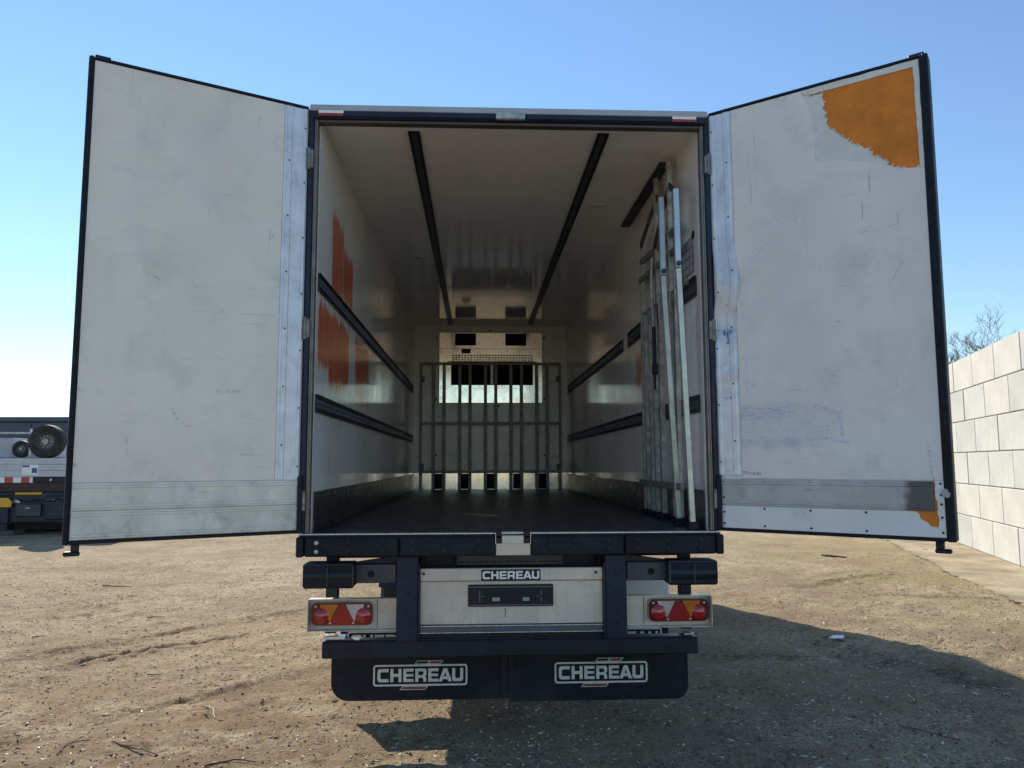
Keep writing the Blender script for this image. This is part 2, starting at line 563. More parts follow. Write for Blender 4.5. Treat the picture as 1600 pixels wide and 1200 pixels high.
RM = [((0.243, 3.031), (0.40, 3.17), .0035), ((0.40, 3.17), (0.60, 3.30), .003), ((0.589, 3.294), (0.593, 3.015), .003), ((0.25, 3.25), (0.58, 3.29), .0025),
      ((0.168, 2.265), (0.326, 2.243), .004), ((0.661, 2.616), (0.785, 2.59), .006), ((0.683, 2.285), (0.736, 2.274), .004), ((0.44, 2.205), (0.66, 2.2), .005),
      ((0.66, 2.2), (0.75, 2.15), .004), ((1.178, 1.89), (1.2, 1.66), .006), ((0.3, 3.9), (0.3, 3.5), .004), ((0.25, 3.75), (0.27, 3.4), .006),
      ((0.15, 2.42), (0.3, 2.41), .003), ((0.9, 3.1), (1.1, 3.12), .004), ((1.05, 2.8), (1.1, 2.9), .005), ((0.8, 1.85), (0.95, 1.8), .004), ((0.2, 2.6), (0.2, 2.2), .003)]


def blue_marks(n, p, q, c):
    o = n._sep(q)
    gr = n.ss(n.noise(n.mapv(p, (4, 4, 30)), 3, 6, 0.75), 0.45, 0.62)
    fine = n.ss(n.noise(p, 120, 3, 0.7), 0.42, 0.6)
    m = n.mx([n.box(o[0], o[2], 0.10, 0.5, 2.02, 2.13, 0.05, 0.03),
              n.box(o[0], o[2], 0.10, 0.62, 1.87, 1.93, 0.05, 0.025),
              n.math('MULTIPLY', n.box(o[0], o[2], 0.12, 0.72, 1.92, 2.1, 0.05, 0.05), 0.5),
              n.seg(q, (0.60, 0, 2.11), (0.73, 0, 2.06), .02), n.seg(q, (0.73, 0, 2.06), (0.745, 0, 1.93), .016), n.seg(q, (0.6, 0, 1.93), (0.77, 0, 1.885), .015)])
    m2 = n.math('MULTIPLY', n.math('MULTIPLY', m, n.math('ADD', n.math('MULTIPLY', gr, 0.65), 0.35)), n.math('ADD', n.math('MULTIPLY', fine, 0.65), 0.35), clamp=True)
    c = n.mix(n.math('MULTIPLY', m2, 0.8), c, (0.22, 0.36, 0.62))
    s = n.seg(q, (0.14, 0, 1.715), (0.26, 0, 1.705), .012)
    c = n.mix(n.math('MULTIPLY', n.math('MULTIPLY', s, fine), 0.9), c, (0.03, 0.09, 0.35))
    return c


skin_l = surf('worn_white_door_skin', (0.83, 0.775, 0.68), 0.34, var=0.05, vscale=1.2, dirt=(0.36, 0.35, 0.32), damt=0.32, dscale=3, scr=0.5, spots=0.3,
              bump=0.05, bscale=40, extra=door_extra(LM))
skin_r = surf('scuffed_white_door_skin', (0.83, 0.80, 0.75), 0.5, var=0.06, vscale=1.4, dirt=(0.42, 0.42, 0.41), damt=0.35, dscale=3, scr=0.6, spots=0.2,
              bump=0.5, bscale=110, extra=door_extra(RM, blue_marks))
torn_mat = surf('torn_white_laminate', (0.74, 0.75, 0.70), 0.7, var=0.07, vscale=6, dirt=(0.35, 0.36, 0.33), damt=0.4, dscale=12, bump=0.4, bscale=60)
white_plate = surf('white_door_plate', (0.82, 0.82, 0.81), 0.4, var=0.05, vscale=2, dirt=(0.4, 0.41, 0.42), damt=0.5, dscale=2.5, scr=0.4, spots=0.3)


def strip_r_extra(n, p, c):
    q = n.vm('ADD', p, n.vm('SCALE', n.vm('SUBTRACT', n.noise(p, 25, 4, 0.6, color=True), (0.5, 0.5, 0.5)), scale=0.05))
    fine = n.ss(n.noise(p, 60, 4, 0.7), 0.4, 0.55)
    b = n.mx([n.seg(q, (0.07, 0, 2.60), (0.10, 0, 2.60), .03), n.seg(q, (0.085, 0, 2.6), (0.09, 0, 2.53), .018), n.seg(q, (0.05, 0, 2.18), (0.11, 0, 2.185), .013)])
    c = n.mix(n.math('MULTIPLY', n.math('MULTIPLY', b, fine), 0.9), c, (0.02, 0.07, 0.33))
    k = n.mx([n.seg(q, (0.0, 0, 2.935), (0.1, 0, 2.93), .008), n.seg(q, (0.0, 0, 2.62), (0.09, 0, 2.6), .008), n.seg(q, (0.0, 0, 2.31), (0.1, 0, 2.35), .008)])
    return n.mix(n.math('MULTIPLY', n.math('MULTIPLY', k, fine), 0.85), c, (0.06, 0.065, 0.08))


strip_r_mat = surf('dented_aluminium_strip', (0.68, 0.71, 0.76), 0.42, metal=0.35, var=0.1, vscale=5, dirt=(0.27, 0.27, 0.27), damt=0.45, dscale=7, scr=0.5, spots=0.6, extra=strip_r_extra)


def foam_extra(n, p, c):
    v = n.vor(p, 70)
    h = n.ss(n.noise(p, 5, 3), 0.45, 0.65)
    return n.mix(n.math('MULTIPLY', n.ss(v, 0.28, 0.1), n.math('MULTIPLY', h, 0.55)), c, (0.62, 0.34, 0.10))


foam_mat = surf('orange_insulating_foam', (0.72, 0.225, 0.022), 0.75, var=0.15, vscale=6, dirt=(0.5, 0.135, 0.012), damt=0.5, dscale=14, bump=0.7, bscale=90, extra=foam_extra)
concrete_mat = surf('pale_concrete_block', (0.45, 0.447, 0.41), 0.85, var=0.09, vscale=1.1, dirt=(0.33, 0.31, 0.265), damt=0.5, dscale=3, spots=0.6, streak=0.12, bump=0.35, bscale=60)
concrete_mat2 = surf('pale_concrete_block_grey', (0.405, 0.405, 0.375), 0.85, var=0.1, vscale=1.3, dirt=(0.34, 0.32, 0.28), damt=0.4, dscale=2.5, spots=0.4, bump=0.25, bscale=60)
concrete_mat3 = surf('pale_concrete_block_warm', (0.475, 0.46, 0.41), 0.85, var=0.08, vscale=1.6, dirt=(0.4, 0.36, 0.3), damt=0.35, dscale=3.5, spots=0.4, bump=0.25, bscale=60)
bark_mat = surf('bare_bark', (0.075, 0.065, 0.055), 0.9, var=0.3, vscale=8)
wood_mat = surf('splintered_wood', (0.42, 0.27, 0.15), 0.8, var=0.25, vscale=20)


# ------------------------------------------------------------------ ground
def _hash(ix, iy, seed):
    h = (ix.astype(np.int64) * 374761393 + iy.astype(np.int64) * 668265263 + seed * 1442695041) & 0xFFFFFFFF
    h = ((h ^ (h >> 13)) * 1274126177) & 0xFFFFFFFF
    return ((h ^ (h >> 16)) & 0xFFFF) / 65535.0


def vnoise(x, y, seed=0):
    ix, iy = np.floor(x), np.floor(y)
    fx, fy = x - ix, y - iy
    fx = fx * fx * (3 - 2 * fx); fy = fy * fy * (3 - 2 * fy)
    a = _hash(ix, iy, seed); b = _hash(ix + 1, iy, seed); c = _hash(ix, iy + 1, seed); d = _hash(ix + 1, iy + 1, seed)
    return (a * (1 - fx) + b * fx) * (1 - fy) + (c * (1 - fx) + d * fx) * fy - 0.5


RUTS = [((-4.9, 2.4), (-3.75, 3.5), .10, .06), ((-3.75, 3.5), (-2.3, 5.0), .09, .045), ((-4.6, 1.9), (-2.6, 3.6), .08, .03), ((-6.0, 3.4), (-3.2, 6.4), .12, .03), ((-3.4, .3), (-1.6, 2.2), .09, .025), ((-7.8, 8.05), (-5.3, 9.45), .14, .03),
        ((4.3, 6.1), (6.3, 7.4), .2, .02), ((-3.6, 1.6), (-2.0, 2.6), .12, .02), ((-2.6, 0.4), (-1.5, 1.5), .1, .015), ((5.2, 5.6), (6.5, 5.2), .12, .03)]


def seg_d(x, y, a, b):
    ax, ay = a; bx, by = b[0] - ax, b[1] - ay
    h = np.clip(((x - ax) * bx + (y - ay) * by) / (bx * bx + by * by), 0, 1)
    return np.hypot(x - ax - bx * h, y - ay - by * h)


def ground_h(x, y):
    x = np.asarray(x, float); y = np.asarray(y, float)
    near = np.exp(-((np.maximum(np.abs(x) - 12, 0) / 8) ** 2 + (np.maximum(np.abs(y - 5) - 12, 0) / 8) ** 2))
    h = 0.035 * vnoise(x * 0.45, y * 0.45, 1) + 0.018 * vnoise(x * 1.3, y * 1.3, 2) + 0.018 * vnoise(x * 3.7, y * 3.7, 3)
    h += 0.020 * np.maximum(vnoise(x * 9, y * 9, 4), -0.1) + 0.020 * np.abs(vnoise(x * 21, y * 21, 5)) - 0.004
    u_, w_ = x * 0.79 + y * 0.62, -x * 0.62 + y * 0.79
    h += 0.030 * (vnoise(u_ * 0.6, w_ * 5.5, 31)) * np.clip(vnoise(x * 0.5, y * 0.5, 32) + 0.5, 0, 1)
    h += 0.035 * np.maximum(vnoise(u_ * 5, w_ * 8, 33) - 0.22, 0) * 3 * np.clip(vnoise(x * .8, y * .8, 34) + .35, 0, 1)
    h += 0.022 * np.abs(vnoise(x * 40, y * 40, 8)) * (vnoise(x * 1.1, y * 1.1, 9) + 0.5)
    for a, b, w, amp in RUTS:
        d = seg_d(x + 0.08 * vnoise(x * 2, y * 2, 6), y + 0.08 * vnoise(x * 2, y * 2, 7), a, b)
        h += amp * (np.exp(-((d - w) / (w * 0.5)) ** 2) - np.exp(-(d / (w * 0.6)) ** 2)) * np.clip(vnoise(x * 1.7, y * 1.7, 15) * 2.2 + .45, 0, 1) * np.clip(vnoise(x * 9, y * 9, 12) * 1.8 + .6, 0, 1.3)
    for (cx, cy_, rx, ry, ang) in ((3.75, 1.9, .42, .65, .25), (3.3, 2.3, .35, .3, .6)):
        ca, sa = math.cos(ang), math.sin(ang)
        u = (x - cx) * ca + (y - cy_) * sa; w = -(x - cx) * sa + (y - cy_) * ca
        msk = np.exp(-((u / rx) ** 4 + (w / ry) ** 4))
        h += 0.016 * msk * np.sin(u * 75) * (0.5 + vnoise(x * 8, y * 8, 13))
    wall_d = (x - 10.2896) * 0.9434 - (y - 11.7272) * 0.3317
    return (h - 0.015) * near * np.clip((-wall_d - 0.1) / 1.5, 0.0, 1)


def axis(lo, hi, step, far, grow=1.25):
    a = list(np.arange(lo, hi + 1e-6, step))
    s_ = step; x = hi
    while x < far:
        s_ *= grow; x += s_; a.append(x)
    s_ = step; x = lo
    b = []
    while x > -far:
        s_ *= grow; x -= s_; b.append(x)
    return np.array(b[::-1] + a)


gx = axis(-6.5, 7.5, 0.034, 1600, 1.13)
gy = axis(-0.8, 7.5, 0.034, 1600, 1.11)
X, Y = np.meshgrid(gx, gy)
Z = ground_h(X, Y)
verts = np.stack([X, Y, Z], -1).reshape(-1, 3)
nx, ny = len(gx), len(gy)
i = np.arange((ny - 1) * (nx - 1))
r_, q_ = i // (nx - 1), i % (nx - 1)
a_ = r_ * nx + q_
faces = np.stack([a_, a_ + 1, a_ + 1 + nx, a_ + nx], -1)
me = bpy.data.meshes.new('ground')
me.vertices.add(len(verts)); me.vertices.foreach_set('co', verts.ravel())
me.loops.add(faces.size); me.loops.foreach_set('vertex_index', faces.ravel())
me.polygons.add(len(faces)); me.polygons.foreach_set('loop_start', np.arange(0, faces.size, 4))
me.polygons.foreach_set('use_smooth', np.ones(len(faces), bool))
me.update(); me.validate()

g = NT('sandy_dirt')
p = g.p
big = g.noise(p, 0.35, 5, 0.6)
mid = g.noise(p, 2.2, 7, 0.68, 0.3)
fin = g.noise(p, 22, 6, 0.7)
c = g.mix(g.ss(big, 0.35, 0.65), (0.62, 0.465, 0.29), (0.78, 0.615, 0.41))
c = g.mix(g.math('MULTIPLY', g.ss(mid, 0.45, 0.7), 0.55), c, (0.37, 0.265, 0.16))
c = g.mix(g.math('MULTIPLY', g.ss(fin, 0.46, 0.66), 0.5), c, (0.28, 0.205, 0.125))
clump = g.ss(g.noise(p, 1.1, 3, 0.6), 0.40, 0.62)
gr9 = g.noise(p, 11, 8, 0.78, 0.5)
c = g.mix(g.math('MULTIPLY', g.math('MULTIPLY', g.ss(gr9, 0.50, 0.60), clump), 0.85), c, (0.15, 0.105, 0.065))
gr10 = g.noise(p, 60, 5, 0.75)
c = g.mix(g.math('MULTIPLY', g.ss(gr10, 0.49, 0.61), 0.75), c, (0.17, 0.125, 0.08))
c = g.mix(g.math('MULTIPLY', g.ss(gr10, 0.43, 0.33), 0.6), c, (0.72, 0.62, 0.45))
o_ = g._sep(p)
mud = g.math('MULTIPLY', g.ss(o_[1], 4.5, 0.5), g.ss(o_[0], 1.0, -2.0))
mud = g.math('MULTIPLY', mud, g.ss(g.noise(g.mapv(p, (1, 1.6, 1)), 1.3, 6, 0.7), 0.36, 0.58))
c = g.mix(g.math('MULTIPLY', mud, 0.8), c, (0.30, 0.185, 0.095))
right_mud = g.math('MULTIPLY', g.ss(o_[0], 1.0, 1.8), g.ss(g.noise(g.mapv(p, loc=(4, 1, 0)), 0.9, 5, 0.65), 0.45, 0.6))
c = g.mix(g.math('MULTIPLY', right_mud, 0.35), c, (0.34, 0.235, 0.16))
near_mud = g.math('MULTIPLY', g.ss(g.noise(g.mapv(p, loc=(2, 7, 0)), 0.55, 4, 0.6), 0.42, 0.6), 0.45)
c = g.mix(near_mud, c, (0.33, 0.225, 0.135))
# drag streaks left by turning wheels
stk = g.noise(g.mapv(p, (0.5, 9, 1), (0, 0, rad(-38))), 1.5, 7, 0.7)
c = g.mix(g.math('MULTIPLY', g.math('MULTIPLY', g.ss(stk, 0.53, 0.68), g.ss(g.noise(p, 0.7, 3), 0.42, 0.6)), 0.65), c, (0.21, 0.15, 0.09))
o = g._sep(p)
right = g.ss(o[0], 3.6, 6.0)
c = g.mix(g.math('MULTIPLY', g.math('MULTIPLY', right, g.ss(g.noise(p, 0.8, 4, 0.6), 0.40, 0.58)), 0.5), c, (0.47, 0.385, 0.19))
c = g.mix(g.math('MULTIPLY', g.ss(g.noise(g.mapv(p, loc=(5, 3, 0)), 0.6, 3, 0.6), 0.6, 0.72), 0.5), c, (0.42, 0.27, 0.19))
rn = g.vm('ADD', g.vm('MULTIPLY', p, (1, 1, 0)), g.vm('SCALE', g.vm('MULTIPLY', g.vm('SUBTRACT', g.noise(p, 2.5, 5, 0.7, color=True), (0.5, 0.5, 0.5)), (1, 1, 0)), scale=0.5))
rts = [g.seg(rn, (a[0], a[1], 0), (b[0], b[1], 0), w) for a, b, w in (((-5.2, 2.1), (-3.75, 3.5), .16), ((-3.75, 3.5), (-2.0, 5.2), .13), ((-4.9, 1.6), (-2.4, 3.8), .10), ((-3.4, .3), (-1.6, 2.2), .12), ((5.2, 5.6), (6.5, 5.2), .2), ((4.3, 6.1), (6.3, 7.4), .18), ((3.3, 2.6), (3.9, 1.4), .25), ((1.9, 2.4), (2.7, 2.3), .2))]
c = g.mix(g.math('MULTIPLY', g.math('MULTIPLY', g.mx(rts), g.ss(g.noise(p, 16, 6, 0.75), 0.42, 0.56)), 0.7), c, (0.13, 0.09, 0.055))
vv = g.vor(p, 26)
c = g.mix(g.math('MULTIPLY', g.math('LESS_THAN', vv, g.ss(g.noise(p, 3, 4), 0.45, 0.75, 0.0, 0.2)), 0.8), c, (0.52, 0.46, 0.37))
vv = g.vor(g.mapv(p, loc=(9, 4, 1)), 17)
c = g.mix(g.math('MULTIPLY', g.math('LESS_THAN', vv, g.ss(g.noise(p, 2.3, 4), 0.45, 0.75, 0.0, 0.17)), 0.7), c, (0.055, 0.045, 0.036))
g.put(g.b.inputs['Base Color'], c)
g.b.inputs['Roughness'].default_value = 0.95
g.b.inputs['Specular IOR Level'].default_value = 0.15
hh = g.math('ADD', g.math('MULTIPLY', g.noise(p, 40, 6, 0.75), 1.0), g.math('MULTIPLY', g.noise(p, 140, 4, 0.7), 0.4))
g.bump(hh, 1.0, 0.05)
me.materials.append(g.m)
ground = bpy.data.objects.new('ground', me)
COL.objects.link(ground)
ground['kind'] = 'structure'

# paved strip at the foot of the wall
WD = Vector((-0.33165386, -0.94340114, 0)); WA = Vector((10.28956, 11.7272, 0)); WN = Vector((-0.94340114, 0.33165386, 0))
strip_m = surf('dusty_grey_paving', (0.36, 0.29, 0.195), 0.95, var=0.3, vscale=1.3, dirt=(0.2, 0.155, 0.10), damt=0.8, dscale=22, spots=0.8, bump=0.8, bscale=70, spec=0.15)
mb = MB()
edge = jag([(-24, 1.42), (-6, 1.46), (0, 1.36), (2, 1.42), (3.6, 1.28), (5.2, 1.38), (6.5, 1.22), (9.5, 1.1)], 0.07, 0.06, seed=5)
poly = edge + [(9.5, 0.012), (-24, 0.012)]
mb.prism(poly, [], lambda u, w, d: tuple(WA + WD * u + WN * w + Vector((0, 0, 0.012 - d))), 0.16)
mb.build('pavement', strip_m, kind='structure')

# ------------------------------------------------------------------ concrete block wall
wall = thing('block_wall', 'tall pale wall of large concrete blocks beyond the right rear door', 'wall', tuple(WA))
BL, BH = 1.418, 0.655
bmeshes = []
for mt in (concrete_mat, concrete_mat2, concrete_mat3):
    t = MB()
    m = Matrix((WD, WN, Vector((0, 0, 1)))).transposed().to_4x4()
    t.obox(m, (BL / 2 - 0.007, 0.35, BH / 2 - 0.006), 0.012)
    ob = t.build('block', mt)
    bmeshes.append(ob.data)
    bpy.data.objects.remove(ob)
rw = random.Random(3)
for row in range(6):
    off = 0.387 if row % 2 else 1.1
    for k in range(-17, 5):
        s_c = off + BL * k + BL / 2
        b = bpy.data.objects.new('block', rw.choice(bmeshes))
        COL.objects.link(b)
        b.parent = wall
        pos = WD * s_c - WN * (0.35 + rw.uniform(-0.006, 0.006)) + Vector((0, 0, BH * (row + 0.5)))
        b.location = pos
        b.rotation_euler = (0, 0, rw.uniform(-0.003, 0.003))

# ------------------------------------------------------------------ semi-trailer
L, FZ, CZ, IW, OW = 7.71, 1.35, 4.02, 1.245, 1.30
TR = thing('semi_trailer', 'white refrigerated trailer seen from behind with both rear doors swung open', 'trailer')
part = lambda mb, name, mat, parent=TR, smooth=False, **k: mb.build(name, mat, parent, smooth, **k)

outer_white = surf('white_outer_panel', (0.75, 0.76, 0.76), 0.3, var=0.04, dirt=(0.4, 0.38, 0.35), damt=0.3)
part(MB().box(-OW, -IW, 0.06, L + 0.1, 1.33, CZ + 0.02), 'side_wall', liner_mat)
part(MB().box(IW, OW, 0.06, L + 0.1, 1.33, CZ + 0.02), 'side_wall', liner_mat)
part(MB().box(-OW - 0.004, -OW - 0.0005, 0.07, L + 0.1, 1.22, 4.07), 'outer_skin', outer_white)
part(MB().box(OW + 0.0005, OW + 0.004, 0.07, L + 0.1, 1.22, 4.07), 'outer_skin', outer_white)
part(MB().box(-IW, IW, 0.06, L, CZ, CZ + 0.055), 'ceiling', ceil_mat)
part(MB().box(-OW, OW, 0.06, L + 0.1, CZ + 0.057, CZ + 0.062), 'roof', outer_white)
part(MB().box(-IW, IW, L, L + 0.1, 1.33, CZ), 'front_wall', back_mat)
part(MB().box(-IW, IW, 0.05, L, 1.23, FZ), 'floor', floor_mat)
mb = MB()
mb.box(-0.95, 0.95, L + 0.11, L + 0.5, 2.5, 3.95, 0.05)
fr = part(mb, 'refrigeration_unit', outer_white)
mb = MB()
each('grille_slat', black_steel, fr, [MB().box(-0.7, 0.7, L + 0.5, L + 0.515, 2.7 + k * 0.07, 2.74 + k * 0.07) for k in range(9)])

# interior kick plates, seams
for sgn in (-1, 1):
    mb = MB().box(sgn * IW, sgn * (IW - 0.008), 0.10, L - 0.01, FZ + 0.002, 1.60, 0.003)
    mb.box(sgn * (IW - 0.008), sgn * (IW - 0.013), 0.10, L - 0.01, 1.585, 1.597)
    kp = part(mb, 'kick_plate', kick_inner)
    mb = MB()
    for k in range(38):
        mb.cyl((sgn * (IW - 0.008), 0.2 + k * 0.197, 1.57), (sgn * (IW - 0.012), 0.2 + k * 0.197, 1.57), 0.007, 6)
    part(mb, 'rivet', galv, kp, kind='stuff')
part(MB().box(-IW + 0.01, IW - 0.01, L - 0.006, L - 0.0005, FZ + 0.002, 1.615), 'kick_plate', evap_mat, label='bright metal kick plate along the foot of the front wall')
for xa, xb in ((-.905, -.775), (-.479, -.345), (-.06, .078), (.369, .502), (.789, .919)):
    part(MB().box(xa, xb, L - 0.03, L - 0.007, FZ + 0.01, 1.605), 'return_air_slot', hole_mat)


# load rails
def load_rail(plane, c0, y0, y1, lo, hi, sgn=1):
    """plane 'x': on a side wall at x=c0, z from lo to hi; plane 'z': on the ceiling"""
    mb, sl = MB(), MB()
    d = 0.010
    def bx(m, a, b, t0, t1, ya, yb):
        if plane == 'x':
            m.box(c0 - sgn * t0, c0 - sgn * t1, ya, yb, a, b)
        else:
            m.box(a, b, ya, yb, c0 - t0, c0 - t1)
    h = hi - lo
    bx(mb, lo, hi, 0.0004, d, y0, y1)
    for f in (0.0, 0.14, 0.80, 0.94):
        bx(mb, lo + f * h, lo + (f + 0.06) * h, d, d + 0.007, y0, y1)
    k = y0 + 0.02
    while k < min(y1, y0 + 7.5):
        bx(sl, lo + 0.27 * h, lo + 0.47 * h, d, d + 0.003, k, k + 0.011)
        bx(sl, lo + 0.53 * h, lo + 0.73 * h, d, d + 0.003, k, k + 0.011)
        k += 0.034
    r = part(mb, 'load_rail', rail_mat)
    part(sl, 'slot', slot_mat, r, kind='stuff')


for lo, hi in ((2.885, 3.0), (2.10, 2.215)):
    load_rail('x', -IW, 0.085, 7.44, lo, hi, -1)
load_rail('x', IW, 0.15, 2.46, 2.885, 3.02, 1)
load_rail('x', IW, 2.725, 7.4, 2.885, 3.0, 1)
load_rail('x', IW, 0.14, 7.42, 2.105, 2.22, 1)
load_rail('z', CZ, 0.215, 7.5, -0.69, -0.612)
load_rail('z', CZ, 0.2, 7.47, 0.602, 0.68)
load_rail('z', CZ, 0.69, 2.24, 1.145, 1.225)
for (x, y) in ((-0.859, 3.49), (0.846, 1.71)):
    mb = MB().lathe([(0.085, 0), (0.085, 0.006), (0.07, 0.008), (0.068, 0.002), (0.0, 0.004)], (x, y, CZ), (0, 0, -1), 24)
    part(mb, 'ceiling_lamp', surf('frosted_lamp_cover', (0.62, 0.6, 0.56), 0.35, var=0.05), smooth=True)

# floor wear: torn resin showing bare wood
mb = MB()
pl = jag([(-0.34, 1.80), (-0.2, 1.75), (-0.06, 1.62), (-0.07, 1.50), (-0.18, 1.56), (-0.30, 1.66)], 0.02, 0.016, True, 4)
mb.prism(pl, [], lambda u, w, d: (u, w, FZ + 0.0015 - d), 0.006)
part(mb, 'bare_wood_patch', wood_mat)

# evaporator at the front wall
EY = L - 0.012
ev = part(MB(), 'evaporator', evap_mat) if False else None
holes = [[(-.58, 3.69), (-.237, 3.69), (-.237, 3.893), (-.58, 3.893)], [(.243, 3.69), (.586, 3.69), (.586, 3.893), (.243, 3.893)],
         [(-.643, 3.038), (.696, 3.038), (.696, 3.418), (-.643, 3.418)]]
for r in range(3):
    for k in range(27):
        x0 = -0.625 + k * 0.0492
        z0 = 3.442 + r * 0.037
        holes.append([(x0, z0), (x0 + 0.034, z0), (x0 + 0.034, z0 + 0.02), (x0, z0 + 0.02)])
mb = MB().prism([(-.833, 2.985), (.845, 2.985), (.845, 3.9), (-.833, 3.9)], holes, YF(L - 0.0705), 0.008)
mb.box(-.833, -.829, L - 0.07, L - 0.001, 2.75, 3.9); mb.box(.841, .845, L - 0.07, L - 0.001, 2.75, 3.9)
mb.box(-.833, .845, L - 0.07, L - 0.001, 3.897, 3.9)
ev = part(mb, 'evaporator', evap_mat)
part(MB().box(-.828, .84, L - 0.03, L - 0.002, 2.99, 3.895), 'dark_core', hole_mat, ev)
part(MB().box(-.833, .845, L - 0.0805, L - 0.0786, 3.632, 3.638), 'seam', black_steel, ev)
part(MB().box(-.7, .74, L - 0.09, L - 0.079, 3.418, 3.43), 'drip_edge', black_steel, ev)
mb = MB().prism([(-.83, 2.75), (.842, 2.75), (.842, 2.983), (-.83, 2.983)], [], lambda u, w, d: (u, L - 0.072 - d + (0.0), w), 0.003)
part(mb, 'drip_tray', evap_mat, ev)
part(MB().box(0.0, 0.045, L - 0.066, L - 0.05, 3.04, 3.417), 'divider', galv, ev)
part(MB().box(-.475, -.325, L - 0.0808, L - 0.0787, 3.56, 3.635), 'rust_patch', surf('rusty_plate', (0.13, 0.08, 0.055), 0.8, var=0.3, vscale=20), ev)
mb = MB()
for x in (-.79, -.62, -.19, .19, .64, .8):
    for z in (3.86, 3.72, 3.58, 3.02):
        mb.cyl((x, L - 0.0788, z), (x, L - 0.084, z), 0.008, 8)
part(mb, 'screw', black_steel, ev, kind='stuff')
for (x, z) in ((-.885, 3.83), (.885, 3.83), (0.0, 3.945), (-.885, 2.82), (.89, 2.82), (.125, 2.70), (-.88, 1.9), (.885, 1.9)):
    cap_ = part(MB().cyl((x, L - 0.0005, z), (x, L - 0.006, z), 0.032, 16), 'fixing_cap', white_sheet)
    part(MB().cyl((x, L - 0.006, z), (x, L - 0.009, z), 0.017, 12), 'fixing_plug', black_rubber, cap_)

# sticker and drain hole on the right wall near the opening
stk_o = part(MB().box(IW - 0.003, IW - 0.0004, 0.2, 0.5, 3.06, 3.31), 'label_sheet', surf('faded_label', (0.19, 0.21, 0.26), 0.45, var=0.15, vscale=10))
mb = MB()
for r in range(4):
    for q in range(3):
        mb.box(IW - 0.0045, IW - 0.0031, 0.215 + q * 0.092, 0.285 + q * 0.092, 3.075 + r * 0.058, 3.115 + r * 0.058)
part(mb, 'print', surf('label_print', (0.42, 0.42, 0.42), 0.5), stk_o, kind='stuff')
part(MB().cyl((IW - 0.0004, 0.2, 3.315), (IW - 0.004, 0.2, 3.315), 0.028, 16), 'vent_hole', hole_mat)

# rear portal frame
for sgn in (-1, 1):
    mb = MB().box(sgn * 1.304, sgn * 1.272, -0.01, 0.07, 1.352, 4.03, 0.006)
    po = part(mb, 'door_post', navy_steel)
    part(MB().box(sgn * 1.2715, sgn * 1.247, 0.004, 0.062, 1.352, 3.995, 0.004).box(sgn * 1.266, sgn * 1.26, -0.004, 0.0035, 1.352, 3.995), 'post_trim', surf('dull_post_trim', (0.20, 0.185, 0.165), 0.4, metal=0.5, var=0.15, vscale=4, dirt=(0.07, 0.06, 0.05), damt=0.5, dscale=9), po)
    for z in (1.55, 2.62, 3.72):
        mb = MB().box(sgn * 1.29, sgn * 1.268, -0.022, -0.011, z - 0.06, z + 0.06, 0.003)
        mb.cyl((sgn * 1.296, -0.02, z - 0.07), (sgn * 1.296, -0.02, z + 0.07), 0.010, 10)
        part(mb, 'hinge', dark_galv, po)
    part(MB().box(sgn * 1.315, sgn * 1.285, -0.03, -0.0115, 1.353, 1.70, 0.006), 'lower_buffer', black_rubber, po)
part(MB().box(-OW, OW, -0.012, 0.07, 4.045, 4.088, 0.004), 'roof_edge_trim', surf('grey_roof_trim', (0.42, 0.43, 0.44), 0.5, metal=0.2, var=0.08))
hd = part(MB().box(-OW, OW, -0.02, 0.07, 3.992, 4.0445, 0.008), 'header_beam', navy_steel)
for xa, xb in ((-1.2, -0.1), (0.1, 1.2)):
    part(MB().box(xa, xb, -0.035, -0.0205, 3.998, 4.038, 0.007), 'header_buffer', navy_steel, hd)
part(MB().box(-1.246, 1.246, 0.0, 0.06, 3.972, 3.991, 0.003), 'header_trim', surf('brown_trim', (0.09, 0.075, 0.065), 0.4, metal=0.3))
for xa, xb in ((-1.239, -1.081), (1.058, 1.216)):
    part(MB().box(xa, xb, -0.0385, -0.0355, 4.018, 4.036), 'reflector', white_sheet, hd)
    part(MB().box(xa, xb, -0.0386, -0.0355, 4.0, 4.0175), 'reflector', surf('red_reflector', (0.35, 0.03, 0.03), 0.3, var=0.2, vscale=40), hd, label='red half of the portal reflector')
mb = MB().box(-0.1, 0.09, -0.045, -0.021, 3.995, 4.04, 0.004).box(-0.06, 0.05, -0.05, -0.0455, 4.002, 4.034)
part(mb, 'latch_keeper', galv, hd)

# sill with rubber buffers
part(MB().box(-1.304, 1.304, -0.012, 0.05, 1.341, 1.3492, 0.002), 'sill_edge', bright_alu)
part(MB().box(-1.304, 1.304, 0.0, 0.05, 1.215, 1.3405), 'sill_beam', black_steel)
part(MB().box(-0.6, 0.6, 0.26, 0.34, 1.05, 1.212), 'rear_beam', black_steel)
bolts = None
for xa, xb in ((-1.262, -0.695), (-0.689, -0.106), (0.116, 0.690), (0.696, 1.262)):
    bp = part(MB().box(xa, xb, -0.045, -0.0005, 1.214, 1.331, 0.008), 'buffer_panel', black_rubber)
    for k in (0.13, 0.47, 0.83):
        for z in (1.245, 1.298):
            x = xa + (xb - xa) * k
            mb = MB().lathe([(0.013, 0.0), (0.013, 0.005), (0.0085, 0.006), (0.008, 0.010), (0.0, 0.011)], (x, -0.0455, z), (0, -1, 0), 10)
            part(mb, 'bolt', galv if (k < .2 and xa < -1) else black_steel, bp)
    mb = MB()
    for f in (0.20, 0.56):
        x0 = xa + (xb - xa) * f
        lettering(mb, 'CHEREAU', x0, x0 + 0.135, 1.262, 1.283, YF(-0.0453), 0.0016)
    part(mb, 'embossed_lettering', black_steel, bp, kind='stuff')
